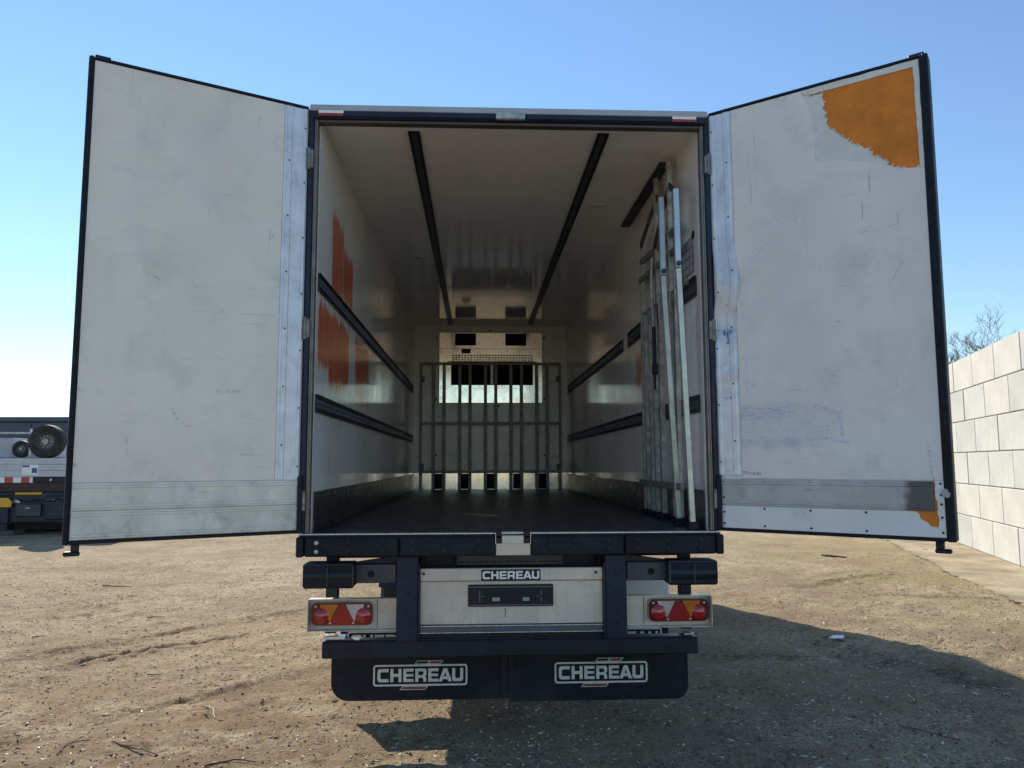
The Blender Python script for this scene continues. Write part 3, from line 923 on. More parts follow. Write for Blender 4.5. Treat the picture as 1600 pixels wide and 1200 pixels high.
for sgn in (-1, 1):
    part(MB().box(sgn * 1.312, sgn * 1.268, -0.05, 0.05, 1.212, 1.333, 0.008), 'corner_block', black_rubber)
mb = MB().box(-0.102, 0.112, -0.03, -0.001, 1.213, 1.284, 0.003).box(-0.066, 0.07, -0.044, -0.001, 1.286, 1.334, 0.003).box(-0.066, 0.07, -0.02, 0.04, 1.3495, 1.353)
sk = part(mb, 'sill_latch_plate', cream_steel)
for xa, xb in ((-0.1, -0.067), (0.071, 0.108)):
    part(MB().box(xa, xb, -0.05, -0.001, 1.287, 1.322, 0.004), 'roller', plastic_black, sk)
    part(MB().box(xa, xb, -0.045, 0.02, 1.326, 1.368, 0.006), 'roller', plastic_black, sk)
mb = MB()
mb.box(-0.104, 0.112, -0.046, -0.0305, 1.282, 1.2855); mb.box(-0.1045, -0.1015, -0.046, -0.0305, 1.286, 1.35); mb.box(0.1095, 0.1125, -0.046, -0.0305, 1.286, 1.35)
part(mb, 'keeper_frame', bright_alu, sk)

# chassis, axles and what hangs under the floor
for sgn in (-1, 1):
    mb = MB().box(sgn * 0.5, sgn * 0.62, 0.12, 7.4, 0.95, 0.965).box(sgn * 0.5, sgn * 0.62, 0.12, 7.4, 1.195, 1.21).box(sgn * 0.555, sgn * 0.565, 0.12, 7.4, 0.966, 1.194)
    part(mb, 'chassis_beam', black_steel)
for y in (0.6, 1.6, 2.4, 3.6, 4.6, 5.6, 6.6):
    part(MB().box(-1.25, 1.25, y, y + 0.08, 1.13, 1.212), 'cross_member', black_steel)
mb = MB().box(-0.349, 0.337, 0.16, 0.24, 1.13, 1.2, 0.004)
cm = part(mb, 'tail_cross_member', dark_grey_steel)
mb = MB()
for k in range(16):
    mb.box(-0.33 + k * 0.042, -0.305 + k * 0.042, 0.15, 0.159, 1.148, 1.158)
part(mb, 'tooth', black_steel, cm, kind='stuff')


def wheel(parent, x, y, r, w, z=None, name='wheel'):
    z = r if z is None else z
    sg = 1 if x > 0 else -1
    prof = [(r * 0.56, -w * .42), (r * .7, -w * .5), (r * .9, -w * .48), (r * .985, -w * .38), (r, -w * .2), (r, w * .2), (r * .985, w * .38), (r * .9, w * .48), (r * .7, w * .5), (r * .56, w * .42)]
    t = MB().lathe(prof, (x, y, z), (1, 0, 0), 40).build('tyre', tyre_mat, parent, True)
    mb = MB().lathe([(r * .56, -w * .42), (r * .5, -w * .3), (r * .5, w * .3), (r * .56, w * .42)], (x, y, z), (1, 0, 0), 32)
    mb.lathe([(r * .5, 0), (r * .3, sg * w * .2), (r * .18, sg * w * .2), (r * .16, sg * w * .36), (0, sg * w * .38)], (x, y, z), (1, 0, 0), 32)
    for k in range(10):
        a = k * math.pi / 5
        yy, zz = y + math.cos(a) * r * .25, z + math.sin(a) * r * .25
        mb.cyl((x + sg * w * .18, yy, zz), (x + sg * w * .3, yy, zz), r * .03, 6)
    mb.build('rim', rim_mat, t, True)


for y in (3.4, 4.7):
    for x in (-1.0, 1.0):
        wheel(TR, x, y, 0.48, 0.34)
    part(MB().cyl((-0.9, y, 0.48), (0.9, y, 0.48), 0.065, 14), 'axle', black_steel, smooth=True)
    for x in (-1.0, 1.0):
        mb = MB()
        pts = [(y + 0.56 * math.cos(a), 0.48 + 0.56 * math.sin(a)) for a in [rad(t) for t in range(10, 171, 16)]]
        for (a0, b0), (a1, b1) in zip(pts[:-1], pts[1:]):
            mb.add([(x - .17, a0, b0), (x + .17, a0, b0), (x + .17, a1, b1), (x - .17, a1, b1), (x - .17, a0, b0 + .006), (x + .17, a0, b0 + .006), (x + .17, a1, b1 + .006), (x - .17, a1, b1 + .006)],
                   [(0, 1, 2, 3), (4, 7, 6, 5), (0, 4, 5, 1), (2, 6, 7, 3), (1, 5, 6, 2), (0, 3, 7, 4)])
        part(mb, 'mudguard', plastic_black)
for sgn in (-1, 1):
    mb = MB().box(sgn * 0.62, sgn * 0.72, 6.2, 6.3, 0.12, 1.13, 0.01).box(sgn * 0.52, sgn * 0.82, 6.1, 6.4, 0.02, 0.05)
    part(mb, 'landing_leg', black_steel)
part(MB().box(0.80, 1.245, 1.05, 1.9, 0.64, 0.93, 0.02), 'storage_box', outer_white)
part(MB().cyl((-0.84, 1.3, 0.92), (-0.84, 2.1, 0.92), 0.12, 22), 'air_tank', blue_paint, smooth=True)
part(MB().box(-0.78, -0.63, 0.75, 0.95, 0.72, 1.1, 0.01), 'valve_box', black_steel)

# rear bumpers: rubber pads on steel arms
for sgn in (-1, 1):
    X_ = lambda a: sgn * a
    arm = part(MB().box(X_(0.714), X_(1.0), 0.0, 0.09, 1.05, 1.163, 0.004), 'bumper_arm', dark_grey_steel)
    mb = MB().cyl((X_(0.862), -0.001, 1.105), (X_(0.862), -0.0035, 1.105), 0.021, 16)
    part(mb, 'hole', hole_mat, arm)
    mb = MB().box(X_(1.262), X_(0.955), -0.075, 0.08, 1.03, 1.178, 0.012)
    pad = part(mb, 'bumper_pad', black_rubber)
    each('roller', plastic_black, pad, [MB().cyl((X_(a), -0.03, 1.1), (X_(b), -0.03, 1.1), 0.058, 24) for a, b in ((1.255, 1.115), (1.108, 0.965))], True)
    each('pad_rib', dark_grey_steel, pad, [MB().box(X_(1.115), X_(1.108), -0.09, -0.076, 1.045, 1.165, 0.002), MB().box(X_(0.966), X_(0.955), -0.088, -0.076, 1.045, 1.165, 0.003),
                                           MB().box(X_(1.255), X_(0.955), -0.086, -0.076, 1.168, 1.176, 0.003)])
    mb = MB().prism([(X_(0.60), 1.212), (X_(0.60), 1.165), (X_(1.0), 1.165), (X_(0.72), 1.205)], [], YF(0.09), 0.05)
    part(mb, 'gusset', black_steel)
    # upright posts
    mb = MB().box(X_(0.708), X_(0.578), 0.0, 0.012, 0.70, 1.207, 0.003).box(X_(0.708), X_(0.696), 0.0125, 0.11, 0.70, 1.207).box(X_(0.590), X_(0.578), 0.0125, 0.11, 0.70, 1.207)
    mb.box(X_(0.575), X_(0.566), -0.005, 0.05, 0.71, 1.16)
    po = part(mb, 'bumper_post', navy_steel)
    each('bolt', black_steel, po, [MB().lathe([(0.013, 0), (0.013, 0.005), (0.009, 0.006), (0.009, 0.01), (0, 0.0105)], (X_(0.645), -0.0005, z), (0, -1, 0), 10) for z in (1.10, 0.985, 0.88, 0.80)])
    # thin strut carrying the lamp bracket
    part(MB().box(X_(1.185), X_(1.11), 0.26, 0.33, 0.70, 1.212, 0.004), 'lamp_strut', black_steel)
    # lamp bracket
    br = part(MB().box(X_(1.243), X_(0.712), 0.10, 0.104, 0.760, 0.945).box(X_(1.247), X_(1.2435), 0.02, 0.104, 0.757, 0.948)
              .box(X_(1.2435), X_(0.712), 0.05, 0.104, 0.9455, 0.949).box(X_(1.2435), X_(0.712), 0.05, 0.104, 0.755, 0.7595), 'lamp_bracket', cream_steel)
    part(MB().box(X_(0.835), X_(0.832), 0.097, 0.0995, 0.765, 0.94), 'seam', dark_grey_steel, br)

    # tail lamp
    la = part(MB().prism(rrect(-0.187, 0.187, 0.790, 0.928, 0.032), [], lambda u, w, d: (X_(1.043) + u, 0.0995 - d, w), 0.045), 'tail_lamp', dark_red_lens)
    FN = lambda dep: (lambda u, w, d: (X_(1.043) + sgn * u, 0.0545 - dep - d, w))
    # u>0 is the outer side
    part(MB().prism(rrect(-0.178, 0.178, 0.797, 0.920, 0.028), [], FN(0), 0.004), 'lens_bezel', surf('lens_red_dark', (0.07, 0.005, 0.008), 0.15, coat=0.8), la)
    tri = [(-0.092, 0.797), (0.092, 0.797), (0.004, 0.918), (-0.004, 0.918)]
    part(MB().prism(tri, [], FN(0.004), 0.003), 'triangle_reflector', surf('deep_red_lens', (0.42, 0.008, 0.012), 0.15, var=0.15, vscale=80, coat=0.8), la)
    ctr = (0.0, 0.838)
    A, B, T = (-0.084, 0.8), (0.084, 0.8), (0, 0.912)
    for (q1, q2) in ((A, B), (B, T), (T, A)):
        mid_ = ((q1[0] + q2[0] + ctr[0]) / 3, (q1[1] + q2[1] + ctr[1]) / 3)
        sh = lambda q: (mid_[0] + (q[0] - mid_[0]) * 0.9, mid_[1] + (q[1] - mid_[1]) * 0.9)
        part(MB().prism([sh(q1), sh(q2), sh(ctr)], [], FN(0.0072), 0.003), 'reflector_facet', surf('facet_red', (0.34, 0.006, 0.01), 0.2, var=0.35, vscale=90, coat=0.5), la)
    part(MB().prism([(0.022, 0.916), (0.135, 0.916), (0.125, 0.88), (0.075, 0.815)], [], FN(0.004), 0.004), 'indicator_lens', amber_lens, la)
    part(MB().prism([(-0.022, 0.916), (-0.135, 0.916), (-0.125, 0.88), (-0.075, 0.815)], [], FN(0.004), 0.004), 'reversing_lens', clear_lens, la)
    for u in (-0.128, 0.128):
        prof = [(0.046, 0), (0.046, 0.004), (0.040, 0.009), (0.030, 0.013), (0.028, 0.011), (0.018, 0.016), (0.0, 0.018)]
        part(MB().lathe(prof, (X_(1.043) + sgn * u, 0.0535 - 0.003, 0.847), (0, -1, 0), 26), 'round_lens', red_lens, la, True)
    mb = MB()
    for u, w in ((-0.16, 0.905), (0.16, 0.905), (-0.07, 0.806), (0.07, 0.806)):
        mb.cyl((X_(1.043) + u, 0.05, w), (X_(1.043) + u, 0.043, w), 0.006, 8)
    part(mb, 'screw', bright_alu, la, kind='stuff')

# centre panel, sign, number plate holder
tp = part(MB().box(-0.566, 0.564, 0.04, 0.055, 0.79, 1.05, 0.003), 'tail_panel', cream_steel)
part(MB().box(-0.566, 0.564, 0.025, 0.055, 1.053, 1.13, 0.004), 'panel_lip', cream_steel, tp)
part(MB().box(-0.566, 0.564, 0.03, 0.07, 0.745, 0.787, 0.003), 'lower_channel',
     surf('blue_grey_channel', (0.10, 0.12, 0.16), 0.35, metal=0.4), tp)
part(MB().box(-0.574, 0.574, 0.07, 0.15, 0.7045, 0.744), 'lower_beam', black_steel)
each('channel_edge', bright_alu, tp, [MB().box(-0.566, 0.564, 0.022, 0.0295, 0.7815, 0.786), MB().box(-0.566, 0.564, 0.022, 0.0295, 0.742, 0.7465)])
each('rusty_rivet', surf('rust', (0.12, 0.06, 0.03), 0.9, var=0.4, vscale=40), tp, [MB().cyl((x, 0.0248, 1.1), (x, 0.021, 1.1), 0.010, 8) for x in (-0.545, 0.52)])
sg_ = part(MB().prism(rrect(-0.19, 0.176, 1.054, 1.122, 0.006), [], YF(0.0248), 0.004), 'name_sign', plastic_black)
mb = MB(); lettering(mb, 'CHEREAU', -0.182, 0.168, 1.064, 1.112, YF(0.0206), 0.002)
part(mb, 'sign_lettering', white_sheet, sg_)
ph = part(MB().prism(rrect(-0.272, 0.255, 0.897, 1.03, 0.008), [], YF(0.0398), 0.012), 'plate_holder', plastic_black)
mb = MB().box(-0.262, 0.245, 0.0265, 0.0275, 1.012, 1.018).box(-0.262, 0.245, 0.0265, 0.0275, 0.904, 0.909)
for sgn, x in ((-1, -0.2), (1, 0.18)):
    mb.box(x - .003, x + .003, 0.0262, 0.0275, 0.925, 0.952).box(x - .003, x + .003, 0.0262, 0.0275, 0.966, 0.995).box(x - .014, x + .03 * -sgn, 0.0262, 0.0275, 0.957, 0.961)
    for dx, dz in ((sgn * .03, .04), (sgn * .03, -.03), (-sgn * .06, .03)):
        mb.beam((x + dx - sgn * .005, 0.027, 0.958 + dz - .005), (x + dx + sgn * .005, 0.027, 0.958 + dz + .005 * (1 if dz > 0 else -1)), .004, .0012)
part(mb, 'plate_guide', surf('faint_grey_mark', (0.12, 0.13, 0.15), 0.5), ph, kind='stuff')
each('plate_slot', surf('grey_slot', (0.32, 0.32, 0.31), 0.5), ph, [MB().box(-0.122, -0.075, 0.0255, 0.0275, 0.93, 0.952, .0008), MB().box(0.065, 0.107, 0.0255, 0.0275, 0.93, 0.952, .0008)])
mb = MB().beam((-0.05, 0.0388, 0.885), (-0.035, 0.0388, 0.87), .008, .002).beam((-0.04, 0.0388, 0.872), (-0.045, 0.0388, 0.83), .003, .002)
part(mb, 'rust_mark', surf('rust_dark', (0.05, 0.025, 0.015), 0.9), tp)

# under-run bar and flaps
mb = MB().box(-1.158, 1.157, 0.03, 0.14, 0.597, 0.70, 0.008)
ur = part(mb, 'underrun_bar', black_steel)
part(MB().box(-1.12, 1.1, 0.05, 0.12, 0.7003, 0.7035), 'bar_plate', dark_grey_steel, ur)
each('bar_end_clip', bright_alu, ur, [MB().box(-1.15, -1.02, 0.03, 0.10, 0.7125, 0.728), MB().box(1.07, 1.13, 0.03, 0.10, 0.7125, 0.722)])


def logo(parent, xc, zc, w, h, y):
    x0, x1, z0, z1 = xc - w / 2, xc + w / 2, zc - h / 2, zc + h / 2
    b = h * 0.085
    mb = MB().prism(rrect(x0, x1, z0, z1, h * .14), [rrect(x0 + b, x1 - b, z0 + b, z1 - b, h * .07)], YF(y), 0.002)
    lettering(mb, 'CHEREAU', x0 + w * .045, x1 - w * .045, z0 + h * .19, z1 - h * .19, YF(y), 0.002, gap=0.15)
    sl = h * 0.11
    def para(xa, xb, za, zb, bb, sk=0.02):
        o_ = [(xa, za), (xb, za), (xb + sk, zb), (xa + sk, zb)]
        i_ = [(xa + bb + sk * bb / (zb - za), za + bb), (xb - bb + sk * bb / (zb - za) - .002, za + bb), (xb - bb + sk - .004, zb - bb), (xa + bb + sk - .001, zb - bb)]
        return o_, i_
    reds = MB()
    for (xa, xb, za, zb, red) in ((xc - w * .065, xc + w * .072, z1 + .0015, z1 + .024, None), (xc + w * .0725, xc + w * .21, z1 + .0015, z1 + .024, 1), (xc - w * .22, xc + w * .05, z0 - .024, z0 - .0015, 1)):
        o_, i_ = para(xa, xb, za, zb, .0035)
        mb.prism(o_, [i_], YF(y), 0.002)
        if red:
            reds.prism(i_, [], YF(y), 0.0012)
    mb.build('logo', foam_white_print, parent)
    reds.build('logo_accent', red_print, parent, kind='stuff')


fl = part(MB().prism(rrect(-1.155, -0.002, 0.255, 0.597, (0.115, 0.0, 0, 0), 8), [], YF(0.36), 0.012), 'mud_flap', flap_mat)
logo(fl, -0.582, 0.411, 0.608, 0.134, 0.3475)
fl = part(MB().prism(rrect(0.004, 1.172, 0.235, 0.597, (0.0, 0.09, 0, 0), 8), [], YF(0.36), 0.012), 'mud_flap', flap_mat)
logo(fl, 0.597, 0.412, 0.612, 0.134, 0.3475)
for sgn in (-1, 1):
    fl = part(MB().prism(rrect(*sorted((sgn * 1.22, sgn * 0.42)), 0.20, 0.60, 0.02), [], YF(1.06), 0.012), 'wheel_flap', black_rubber)
    logo(fl, sgn * 0.855, 0.477, 0.63, 0.134, 1.0475)
each('flap_joint', black_steel, TR, [MB().box(-0.06, -0.02, 0.33, 0.346, 0.30, 0.597), MB().box(0.0, 0.02, 0.34, 0.3465, 0.26, 0.597)])


# ------------------------------------------------------------------ rear doors (parts of the trailer)
def door(sgn, loc, d, W, top=4.072, bot=1.352):
    d = Vector((*d, 0)).normalized()
    th = 0.085
    ang = math.atan2(d.y, d.x)
    Y_ = lambda a: sgn * a                 # inner side is local +y on the left door, -y on the right one
    core = MB().box(0.0, W - 0.012, Y_(-th), Y_(-0.004), bot + 0.012, top - 0.012, 0.006)
    dr = core.build('rear_door', outer_white, TR)
    dr.location = (loc[0], loc[1], 0)
    dr.rotation_euler = (0, 0, ang)
    return dr, Y_, th


def gasket(dr, Y_, th, W, top, bot, ew, tw, bw, wavy=0.0):
    for a in ((W - ew, W, Y_(-th - .006), Y_(0.014), bot, top, 0.006), (W - ew * .62, W - ew * .45, Y_(0.0145), Y_(0.02), bot, top, 0.002),
              (0.0, W - ew - .0005, Y_(-th - .004), Y_(0.012), top - tw, top, 0.005), (0.0, W - ew - .0005, Y_(-th - .004), Y_(0.012), bot, bot + bw, 0.005),
              (-0.022, -0.0005, Y_(-th), Y_(0.006), bot + .01, top - .01, 0.005)):
        MB().box(*a).build('gasket', black_rubber, dr)


def vstrip(dr, Y_, u0, w, z0, z1, mat, dent=None):
    prof = [(0, -.003), (0, .004), (.012, .010), (.026, .010), (.031, .005), (w - .052, .005), (w - .047, .010), (w - .020, .010), (w - .014, .005), (w, .004), (w, -.003)]
    zs = np.linspace(z0, z1, 90)
    mb = MB()
    n = len(prof)
    vs, fs = [], []
    for z in zs:
        du, dy = dent(z) if dent else (0, 0)
        for u, y in prof:
            k = 1 - 0.5 * max(0, u - 0.12) / max(w - 0.12, 1e-3) if dent else 1
            vs.append((u0 + u + du * (1 if u > .1 * w else 0.85), Y_(max(y + (dy if y > 0 else 0), -.003)), z))
    for i_ in range(len(zs) - 1):
        for k in range(n - 1):
            fs.append((i_ * n + k, i_ * n + k + 1, (i_ + 1) * n + k + 1, (i_ + 1) * n + k))
    fs += [tuple(range(n)), tuple(range((len(zs) - 1) * n, len(zs) * n))]
    st = mb.add(vs, fs).build('aluminium_strip', mat, dr)
    mb = MB()
    for z in np.arange(z0 + 0.08, z1, 0.36):
        du, dy = dent(z) if dent else (0, 0)
        mb.cyl((u0 + .018 + du, Y_(.0102 + dy), z), (u0 + .018 + du, Y_(.0125 + dy), z), .006, 8)
        mb.cyl((u0 + w - .033 + du, Y_(.0102 + dy), z + .13), (u0 + w - .033 + du, Y_(.0125 + dy), z + .13), .006, 8)
    mb.build('rivet', dark_grey_steel, dr, kind='stuff')


def plank(mb, Y_, u0, u1, z0, z1, t=0.007):
    mb.box(u0, u1, Y_(-.0035), Y_(t), z0, z1, 0.002)
    for z in (z0 + .012, z1 - .03):
        mb.box(u0 + .001, u1 - .001, Y_(t + .0003), Y_(t + .005), z, z + .016, 0.003)


def rivets(dr, Y_, pts, y):
    mb = MB()
    for u, z in pts:
        mb.cyl((u, Y_(y), z), (u, Y_(y + .003), z), .0065, 8)
    mb.build('rivet', black_steel, dr, kind='stuff')


def latch(dr, Y_, u, z, up):
    s_ = 1 if up else -1
    if up:
        mb = MB().box(u - .05, u + .03, Y_(-.07), Y_(-.01), z, z + s_ * .022, .004)
    else:
        mb = MB().box(u - .02, u + .02, Y_(-.06), Y_(-.015), z, z + s_ * .04, .004).box(u - .025, u + .055, Y_(-.055), Y_(-.02), z + s_ * .0395, z + s_ * .064, .006)
    mb.build('lock_cam', black_steel, dr)


# left door
W1 = 1.247
dl, YL, th = door(1, (-1.31, 0.0), (-1.10, -0.59), W1)
gasket(dl, YL, th, W1, 4.072, 1.352, 0.030, 0.020, 0.020)
MB().box(0.153, W1 - .031, YL(-.0035), YL(0.004), 1.679, 4.051).build('inner_skin', skin_l, dl)
vstrip(dl, YL, 0.002, 0.149, 1.679, 4.05, strip_alu)
mb = MB(); plank(mb, YL, 0.002, W1 - .032, 1.529, 1.676); mb.build('kick_plate', kick_alu, dl)
mb = MB(); plank(mb, YL, 0.002, W1 - .032, 1.374, 1.526); mb.build('kick_plate', kick_alu, dl)
rivets(dl, YL, [(u, z) for u in (.03, .33, .63, .92, 1.2) for z in (1.655, 1.548, 1.504, 1.39)], .0075)
latch(dl, YL, W1 - .062, 1.351, False); latch(dl, YL, W1 - .06, 4.073, True)

# right door
W2 = 1.29
dr_, YR, th = door(-1, (1.31, 0.0), (1.007, -0.80), W2)
gasket(dr_, YR, th, W2, 4.075, 1.352, 0.046, 0.020, 0.020)
UE = W2 - .047
torn = [(0.600, 4.030), (0.64, 3.93), (0.66, 3.80), (0.665, 3.66), (0.655, 3.58), (0.82, 3.56), (0.98, 3.50), (1.12, 3.44), (1.205, 3.425), (UE - .026, 3.44), (UE - .026, 3.42)]
jt = jag(torn, 0.018, 0.006, seed=8)
skin_poly = [(0.150, 1.679), (0.150, 4.053)] + [(0.600, 4.053)] + jt + [(UE - .001, 3.42), (UE - .001, 1.679)]
MB().prism(skin_poly, [], lambda u, w, d: (u, YR(0.0055 - d), w), 0.0085).build('inner_skin', skin_r, dr_)
tor = [(0.625, 4.012), (0.66, 4.000), (0.713, 4.005), (0.722, 3.93), (0.735, 3.80), (0.80, 3.725), (0.867, 3.648), (0.936, 3.603), (1.018, 3.525), (1.082, 3.453), (1.12, 3.432), (1.179, 3.428)]
jo = jag(tor, 0.012, 0.008, seed=11)
mid_poly = [(0.590, 4.02)] + jo + [(1.179, 3.40), (0.64, 3.52), (0.60, 3.9)]
MB().prism(mid_poly, [], lambda u, w, d: (u, YR(0.002 - d), w), 0.0055).build('torn_laminate', torn_mat, dr_)
rf_ = random.Random(14)
for (a, b) in zip(jo[:-1], jo[1:]):
    A, B = Vector(a), Vector(b)
    nrm = Vector((B - A).yx); nrm = Vector((nrm[0], -nrm[1])).normalized()
    if rf_.random() < .75:
        tip = (A + B) / 2 + Vector((rf_.uniform(.004, .022), rf_.uniform(-.004, .018)))
        w_ = (B - A) * rf_.uniform(.1, .5)
        MB().add([(A.x - w_.x, YR(.0025), A.y - w_.y), (B.x, YR(.0025), B.y), (tip.x, YR(rf_.uniform(.006, .02)), tip.y), (A.x - w_.x, YR(.0012), A.y - w_.y), (B.x, YR(.0012), B.y)],
                 [(0, 1, 2), (3, 2, 4), (0, 2, 3), (1, 4, 2), (0, 3, 4, 1)]).build('torn_flake', torn_mat, dr_)
MB().box(0.62, UE - .026, YR(-.0045), YR(-.0006), 3.40, 4.022).build('exposed_foam', foam_mat, dr_, label='exposed orange foam where the white skin is torn off')
MB().prism(jag([(0.59, 4.054), (UE - .001, 4.054), (UE - .001, 4.016), (0.625, 4.016)], 0.05, 0.002, True, 3), [], lambda u, w, d: (u, YR(0.006 - d), w), 0.0095).build('edge_strip', torn_mat, dr_)
MB().prism(jag([(UE - .030, 4.015), (UE - .001, 4.015), (UE - .001, 3.421), (UE - .022, 3.421)], 0.04, 0.003, True, 6), [], lambda u, w, d: (u, YR(0.006 - d), w), 0.0095).build('edge_strip', torn_mat, dr_)


def dent(z):
    b = math.exp(-((z - 2.93) / 0.17) ** 2)
    c2 = math.exp(-((z - 2.66) / 0.10) ** 2)
    return (0.026 * b - 0.02 * c2, 0.022 * b - 0.012 * c2 + .006 * math.exp(-((z - 2.33) / .04) ** 2))


vstrip(dr_, YR, 0.0, 0.147, 1.70, 4.052, strip_r_mat, dent)
mb = MB(); plank(mb, YR, 0.004, 1.195, 1.512, 1.672); mb.build('kick_plate', dark_kick, dr_)
kp_poly = [(0.004, 1.374), (0.004, 1.508), (1.10, 1.508)] + jag([(1.10, 1.508), (1.14, 1.46), (1.17, 1.43), (1.205, 1.425), (1.215, 1.47), (1.205, 1.51), (1.21, 1.56), (1.2, 1.63)], .012, .006, seed=2) + [(1.205, 1.676), (UE - .001, 1.676), (UE - .001, 1.374)]
MB().prism(kp_poly, [], lambda u, w, d: (u, YR(0.005 - d), w), 0.008).build('lower_plate', white_plate, dr_)
MB().box(1.09, 1.22, YR(-.0045), YR(0.0006), 1.41, 1.66).build('exposed_foam', foam_mat, dr_)
rivets(dr_, YR, [(u, z) for u in (.28, .55, .85) for z in (1.655, 1.535, 1.495, 1.392)] + [(1.228, z) for z in (1.66, 1.6, 1.55, 1.48, 1.4)] + [(.03, z) for z in (1.655, 1.56, 1.47, 1.4)], .0075)
# torn scrap of film on the gasket
MB().prism(jag([(1.232, 1.60), (1.262, 1.585), (1.275, 1.61), (1.25, 1.635), (1.236, 1.63)], .01, .005, True, 9), [], lambda u, w, d: (u, YR(0.024 - d), w), 0.002).build(
    'torn_film', surf('grey_film', (0.4, 0.42, 0.43), 0.4), dr_)
latch(dr_, YR, W2 - .085, 1.351, False); latch(dr_, YR, W2 - .05, 4.076, True)

# ------------------------------------------------------------------ loose things inside
GY = L - 0.13
gate = thing('bar_gate', 'tall grey barred gate standing against the front wall inside the trailer', 'gate', (0, GY, FZ), group='barred gates inside the trailer')
gp = lambda mb, name, mat, **k: mb.build(name, mat, gate, **k)
for x in (-1.125, 1.13):
    gp(MB().box(x - .018, x + .018, -.02, .02, .005, 2.04, .004), 'post', dark_galv)
for z in (2.038, 1.066, .285):
    gp(MB().box(-1.14, 1.145, .0205, .045, z - .022, z + .022, .004), 'cross_rail', dark_galv)
for x in (-.921, -.753, -.498, -.333, -.082, .086, .332, .504, .753, .92):
    gp(MB().box(x - .025, x + .025, -.025, .020, .005, 2.03, .005), 'bar', dark_galv)
for x in (-1.1, 1.1):
    for z in (.36, 1.78):
        gp(MB().box(x - .035, x + .035, -.032, -.0205, z - .05, z + .05, .003), 'bracket', dark_grey_steel)

rk_alu = surf('pale_galvanised_tube', (0.55, 0.58, 0.52), 0.38, metal=0.45, var=0.12, vscale=9, dirt=(0.3, 0.29, 0.25), damt=0.4, dscale=12)
RX = 1.185
rack = thing('bar_gate', 'pale galvanised folding bar gate parked upright against the right inner wall', 'gate', (RX, 0.9, FZ), group='barred gates inside the trailer')
off = Vector((RX, 0.9, FZ))
def rp(name, mat, *beams):
    mb = MB()
    for (a, b, w, dd) in beams:
        mb.beam(Vector(a) - off, Vector(b) - off, w, dd, c=.003)
    return mb.build(name, mat, rack)


for y in (1.55, 1.44, 1.26, 1.13, 0.93, 0.60, 0.47):
    rp('bar', galv, ((RX, y, 1.40), (RX, y, 3.0), .035, .045))
    MB().box(-.026, .026, y - .9 - .03, y - .9 + .03, .003, .048, .004).build('foot', black_rubber, rack)
rp('cross_rail', dark_galv, ((RX + .03, .28, 3.01), (RX + .03, 1.63, 3.03), .03, .05))
rp('cross_rail', dark_galv, ((RX - .035, .28, 1.615), (RX - .035, 1.60, 1.615), .03, .045))
rp('cross_rail', dark_galv, ((RX, .30, 3.27), (RX, 1.62, 3.33), .03, .05))
rp('cross_rail', dark_galv, ((RX, .30, 3.41), (RX, 1.56, 3.48), .03, .05))
rp('post', galv, ((RX, 1.56, 3.0), (RX, 1.5, 3.66), .02, .03))
rp('hanger', galv, ((RX, .58, 3.0), (RX, .58, 4.005), .035, .04))
rp('hanger', galv, ((RX, 1.0, 3.0), (RX, 0.98, 4.005), .035, .04))
rp('arm', dark_grey_steel, ((RX, .58, 3.80), (1.105, .12, 3.585), .012, .05))
rp('arm', dark_grey_steel, ((RX, .99, 3.85), (1.085, .44, 3.635), .012, .05))
rp('arm', dark_grey_steel, ((RX, 1.02, 3.82), (RX - .02, 1.48, 3.60), .012, .06))
rp('arm', dark_grey_steel, ((RX, .62, 3.77), (RX - .02, 1.0, 3.45), .012, .06))
for (b0, b1, t1) in (((1.155, .085, 1.40), (1.105, .09, 3.05), (1.108, .12, 3.60)), ((1.155, .415, 1.40), (1.085, .42, 3.08), (1.088, .44, 3.655))):
    rp('swing_bar', rk_alu, (b0, b1, .035, .036))
    rp('swing_bar', surf('blue_tinted_galvanised_tube', (0.50, 0.56, 0.58), 0.35, metal=0.5, var=0.1), (Vector(b1) + Vector((0, 0, .004)), t1, .038, .039))
    MB().box(b0[0] - off.x - .03, b0[0] - off.x + .03, b0[1] - .9 - .032, b0[1] - .9 + .032, .003, .05, .004).build('foot', black_rubber, rack)
    mb = MB()
    mb.lathe([(.018, 0), (.018, .006), (.011, .008), (.01, .014), (0, .015)], Vector(b1) - off + Vector((0, -.022, .03)), (0, -1, 0), 12)
    mb.build('pivot_bolt', dark_grey_steel, rack)

# hanging lashing strap hooked on the parked gate
pts = [(1.14, .98, 3.36), (1.13, .965, 3.2), (1.128, .95, 3.0), (1.12, .88, 2.8), (1.115, .85, 2.62), (1.112, .83, 2.45)]
st = thing('lashing_strap', 'thin dark lashing strap hanging down the front of the parked bar gate', 'strap', pts[0])
o0 = Vector(pts[0])
MB().tube([Vector(q) - o0 for q in pts[:4]], .012, 8).build('strap_handle', galv, st, True)
MB().tube([Vector(q) - o0 for q in pts[3:]], .015, 8).build('webbing', plastic_black, st, True)
MB().box(-.05, -.01, -.18, -.13, -.93, -.85, .006).beam((-.03, -.15, -.93), (-.028, -.13, -1.04), .014, .014).build('buckle', black_steel, st)

